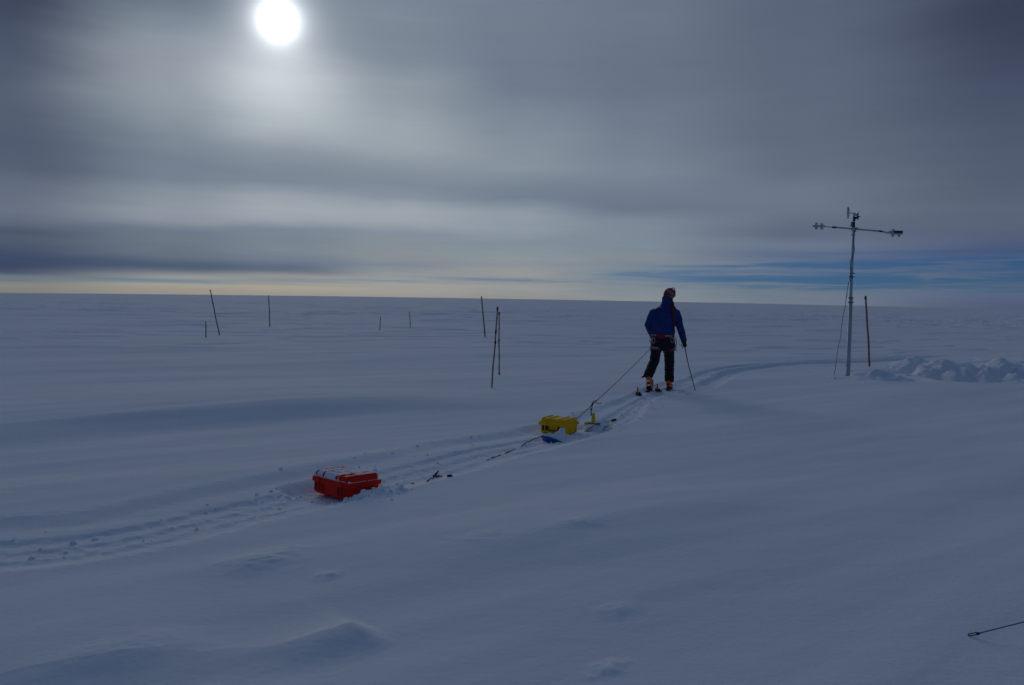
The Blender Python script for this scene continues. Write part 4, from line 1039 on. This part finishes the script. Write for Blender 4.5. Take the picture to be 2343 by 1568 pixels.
    KP = lambda n, b, m: link(n, b, m, pr, tuple(tip))
    P = [grip - pole_dir * .045, grip, S1(758, 860, D + .09), S1(782, 985, D + .06), S1(818, 1130, D + .02), S1(852, 1260, D - .01), tip, tip + pole_dir * .12]
    b = bm_new(); tube(b, spline(P, 6), [.0105 - .0035 * i / 42 for i in range(43)], 10); KP('shaft', b, M_BLACK)
    b = bm_new(); tube(b, [grip - pole_dir * .09, grip - pole_dir * .07, grip + pole_dir * .06, grip + pole_dir * .075], [.016, .019, .016, .010], 12); KP('grip', b, M_RUBBER)
    b = bm_new(); tube(b, spline([S1(728, 775, D + .05), S1(700, 742, D + .02), S1(680, 760, D + .02), S1(685, 792, D + .02), S1(700, 806, D + .02), S1(716, 790, D + .03), S1(722, 765, D + .05)], 5), [(.011, .003)] * 31, 6, ref=(0, 1, 0)); tube(b, spline([S1(702, 803, D + .02), S1(718, 812, D + .02), S1(724, 830, D + .02), S1(729, 846, D + .02)], 4), .006, 6)
    KP('wrist_strap', b, M_RUBBER)
    return hl, hr
hl, hr = skier()

# ---------------------------------------------------------------- skis
def ski(tail, boot, label):
    tail = Vector(tail); fwd = Vector((math.sin(R(19.5)), math.cos(R(19.5)), 0))
    zt = H(tail.x, tail.y); L = 1.50
    Bz = H(boot.x, boot.y) + .012
    root = empty('ski', (tail.x, tail.y, zt), label, 'ski', 'pair of skis under the skier'); O = (tail.x, tail.y, zt)
    rt = fwd.cross(Vector((0, 0, 1)))
    b = bm_new(); V = []
    n = 44
    for i in range(n + 1):
        s = i / n; y = s * L
        w = .050 - .012 * math.sin(math.pi * min(1, s / .93)) if s < .93 else .050 * math.sqrt(max(.02, 1 - ((s - .93) / .07) ** 2))
        if s < .05: w *= .80 + .2 * s / .05
        z = .10 * max(0, (s - .84) / .16) ** 1.6 - .016 * ss(.05, .15, s) + .045 * max(0, (.07 - s) / .07) ** 1.5
        p = tail + fwd * y; base = zt + .03 + (Bz - zt - .03) * min(1, s / .45)
        base = base * (1 - ss(.05, .2, s)) + (H(p.x, p.y) - .004) * ss(.05, .2, s)
        c = Vector((p.x, p.y, base + z))
        V.append([b.verts.new(c + rt * w + Vector((0, 0, -.006))), b.verts.new(c + rt * w + Vector((0, 0, .006))), b.verts.new(c - rt * w + Vector((0, 0, .006))), b.verts.new(c - rt * w + Vector((0, 0, -.006)))])
    for A, B2 in zip(V, V[1:]):
        for k in range(4): b.faces.new((A[k], A[(k + 1) % 4], B2[(k + 1) % 4], B2[k]))
    b.faces.new(V[0]); b.faces.new(V[-1][::-1])
    link('ski_blade', b, mat('grey_ski_topsheet', (.06, .05, .05), .45, var=.4, scale=14), root, O, False)
    # binding: heel piece and toe piece
    b = bm_new(); c = boot - fwd * .02; c = Vector((c.x, c.y, Bz + .006)); Rz = Matrix.Translation(c) @ Matrix((rt, fwd, Vector((0, 0, 1)))).transposed().to_4x4()
    rbox(b, (0, -.05, 0), (.07, .09, .035), .008, 2, Rz); link('heel_binding', b, M_BLACK, root, O)
    b = bm_new(); rbox(b, (0, .29, 0), (.07, .06, .04), .008, 2, Rz); link('toe_binding', b, M_BLACK, root, O)
    # orange strap with its dark clip at the tail
    b = bm_new(); c = Vector((tail.x, tail.y, zt + .045)) + fwd * .02
    tube(b, [c - rt * .050, c - rt * .025 + Vector((0, 0, .010)), c + rt * .025 + Vector((0, 0, .010)), c + rt * .052], [.009, .014, .014, .008], 10)
    tube(b, [c - rt * .05 - Vector((0, 0, .015)), c - rt * .0 - Vector((0, 0, .022)), c + rt * .05 - Vector((0, 0, .015))], [.006, .010, .006], 8)
    link('tail_clip', b, M_RUBBER, root, O)
    b = bm_new(); tube(b, spline([c + Vector((0, 0, .0)) - fwd * .02, c + Vector((0, 0, .05)) - rt * .004 - fwd * .02, c + Vector((0, 0, .118)) - rt * .012 - fwd * .01], 4), [(.013, .004)] * 9, 8, ref=tuple(rt))
    link('tail_strap', b, mat('orange_rubber_strap', (.55, .15, .035), .6), root, O)
    return root
tl = G(1459, 907.5); tr_ = G(1503.5, 898.5)
ski((tl.x, tl.y, 0), hl, 'rear ski under the lifted left boot, tail clip and orange strap showing')
ski((tr_.x, tr_.y, 0), hr, 'front ski under the right boot, its tail strap standing between the boots')

# ---------------------------------------------------------------- crumbs of broken snow along the trail
def crumbs():
    b = bm_new(); rnd = random.Random(5)
    segs = [(TRACK[i], TRACK[i + 1]) for i in range(len(TRACK) - 1)]
    L = [math.hypot(*(q - p)) for p, q in segs]; tot = sum(L)
    pts = []
    for _ in range(650):
        s = rnd.random() * (tot - 1.0); i = 0
        while s > L[i]: s -= L[i]; i += 1
        p, q = segs[i]; d = (q - p) / L[i]; nrm = np.array([d[1], -d[0]])
        off = rnd.choice([-.03, .02, .38, .5, .58, .62, .70, .78, .95, 1.0]) * .95 + rnd.gauss(0, .035)
        c = p + d * s + nrm * off
        if -4.5 < c[0] < 4 and 3.5 < c[1] < 15 and float(noise(np.array([c[0] * 2.3]), np.array([c[1] * 2.3]))[0]) > .0: pts.append((c[0], c[1], abs(rnd.gauss(.005, .006)) + .004))
    # extra debris round the cases, skis and the dug pit
    for (cx, cy, n, sp_, s0) in ((-1.35, 6.42, 40, .10, .008), (-1.1, 6.55, 50, .12, .010), (-1.75, 6.55, 30, .12, .008), (.75, 9.6, 25, .15, .009), (1.1, 10.1, 20, .2, .008), (2.75, 14.7, 20, .25, .010), (8.9, 18.4, 16, .7, .02), (11.6, 19.0, 30, 1.2, .03)):
        for _ in range(n): pts.append((cx + rnd.gauss(0, sp_), cy + rnd.gauss(0, sp_), abs(rnd.gauss(s0, s0 * .6)) + .003))
    zz = height(np.array([p[0] for p in pts]), np.array([p[1] for p in pts]))
    for (x, y, r), z in zip(pts, zz):
        m = Matrix.Translation((x, y, z + r * .05)) @ Matrix.Rotation(rnd.random() * 6, 4, 'Z') @ Matrix.Rotation(rnd.random(), 4, 'X') @ Matrix.Diagonal((r * (.8 + rnd.random() * .7), r * (.8 + rnd.random() * .4), r * (.5 + .4 * rnd.random()), 1))
        ret = bmesh.ops.create_icosphere(b, subdivisions=2, radius=1, matrix=m)
        for v in ret['verts']: v.co += Vector((rnd.uniform(-1, 1), rnd.uniform(-1, 1), rnd.uniform(-1, 1))) * r * .12
    o = link('snow_crumbs', b, SNOWCAP, None, (0, 0, 0)); o['kind'] = 'stuff'
crumbs()
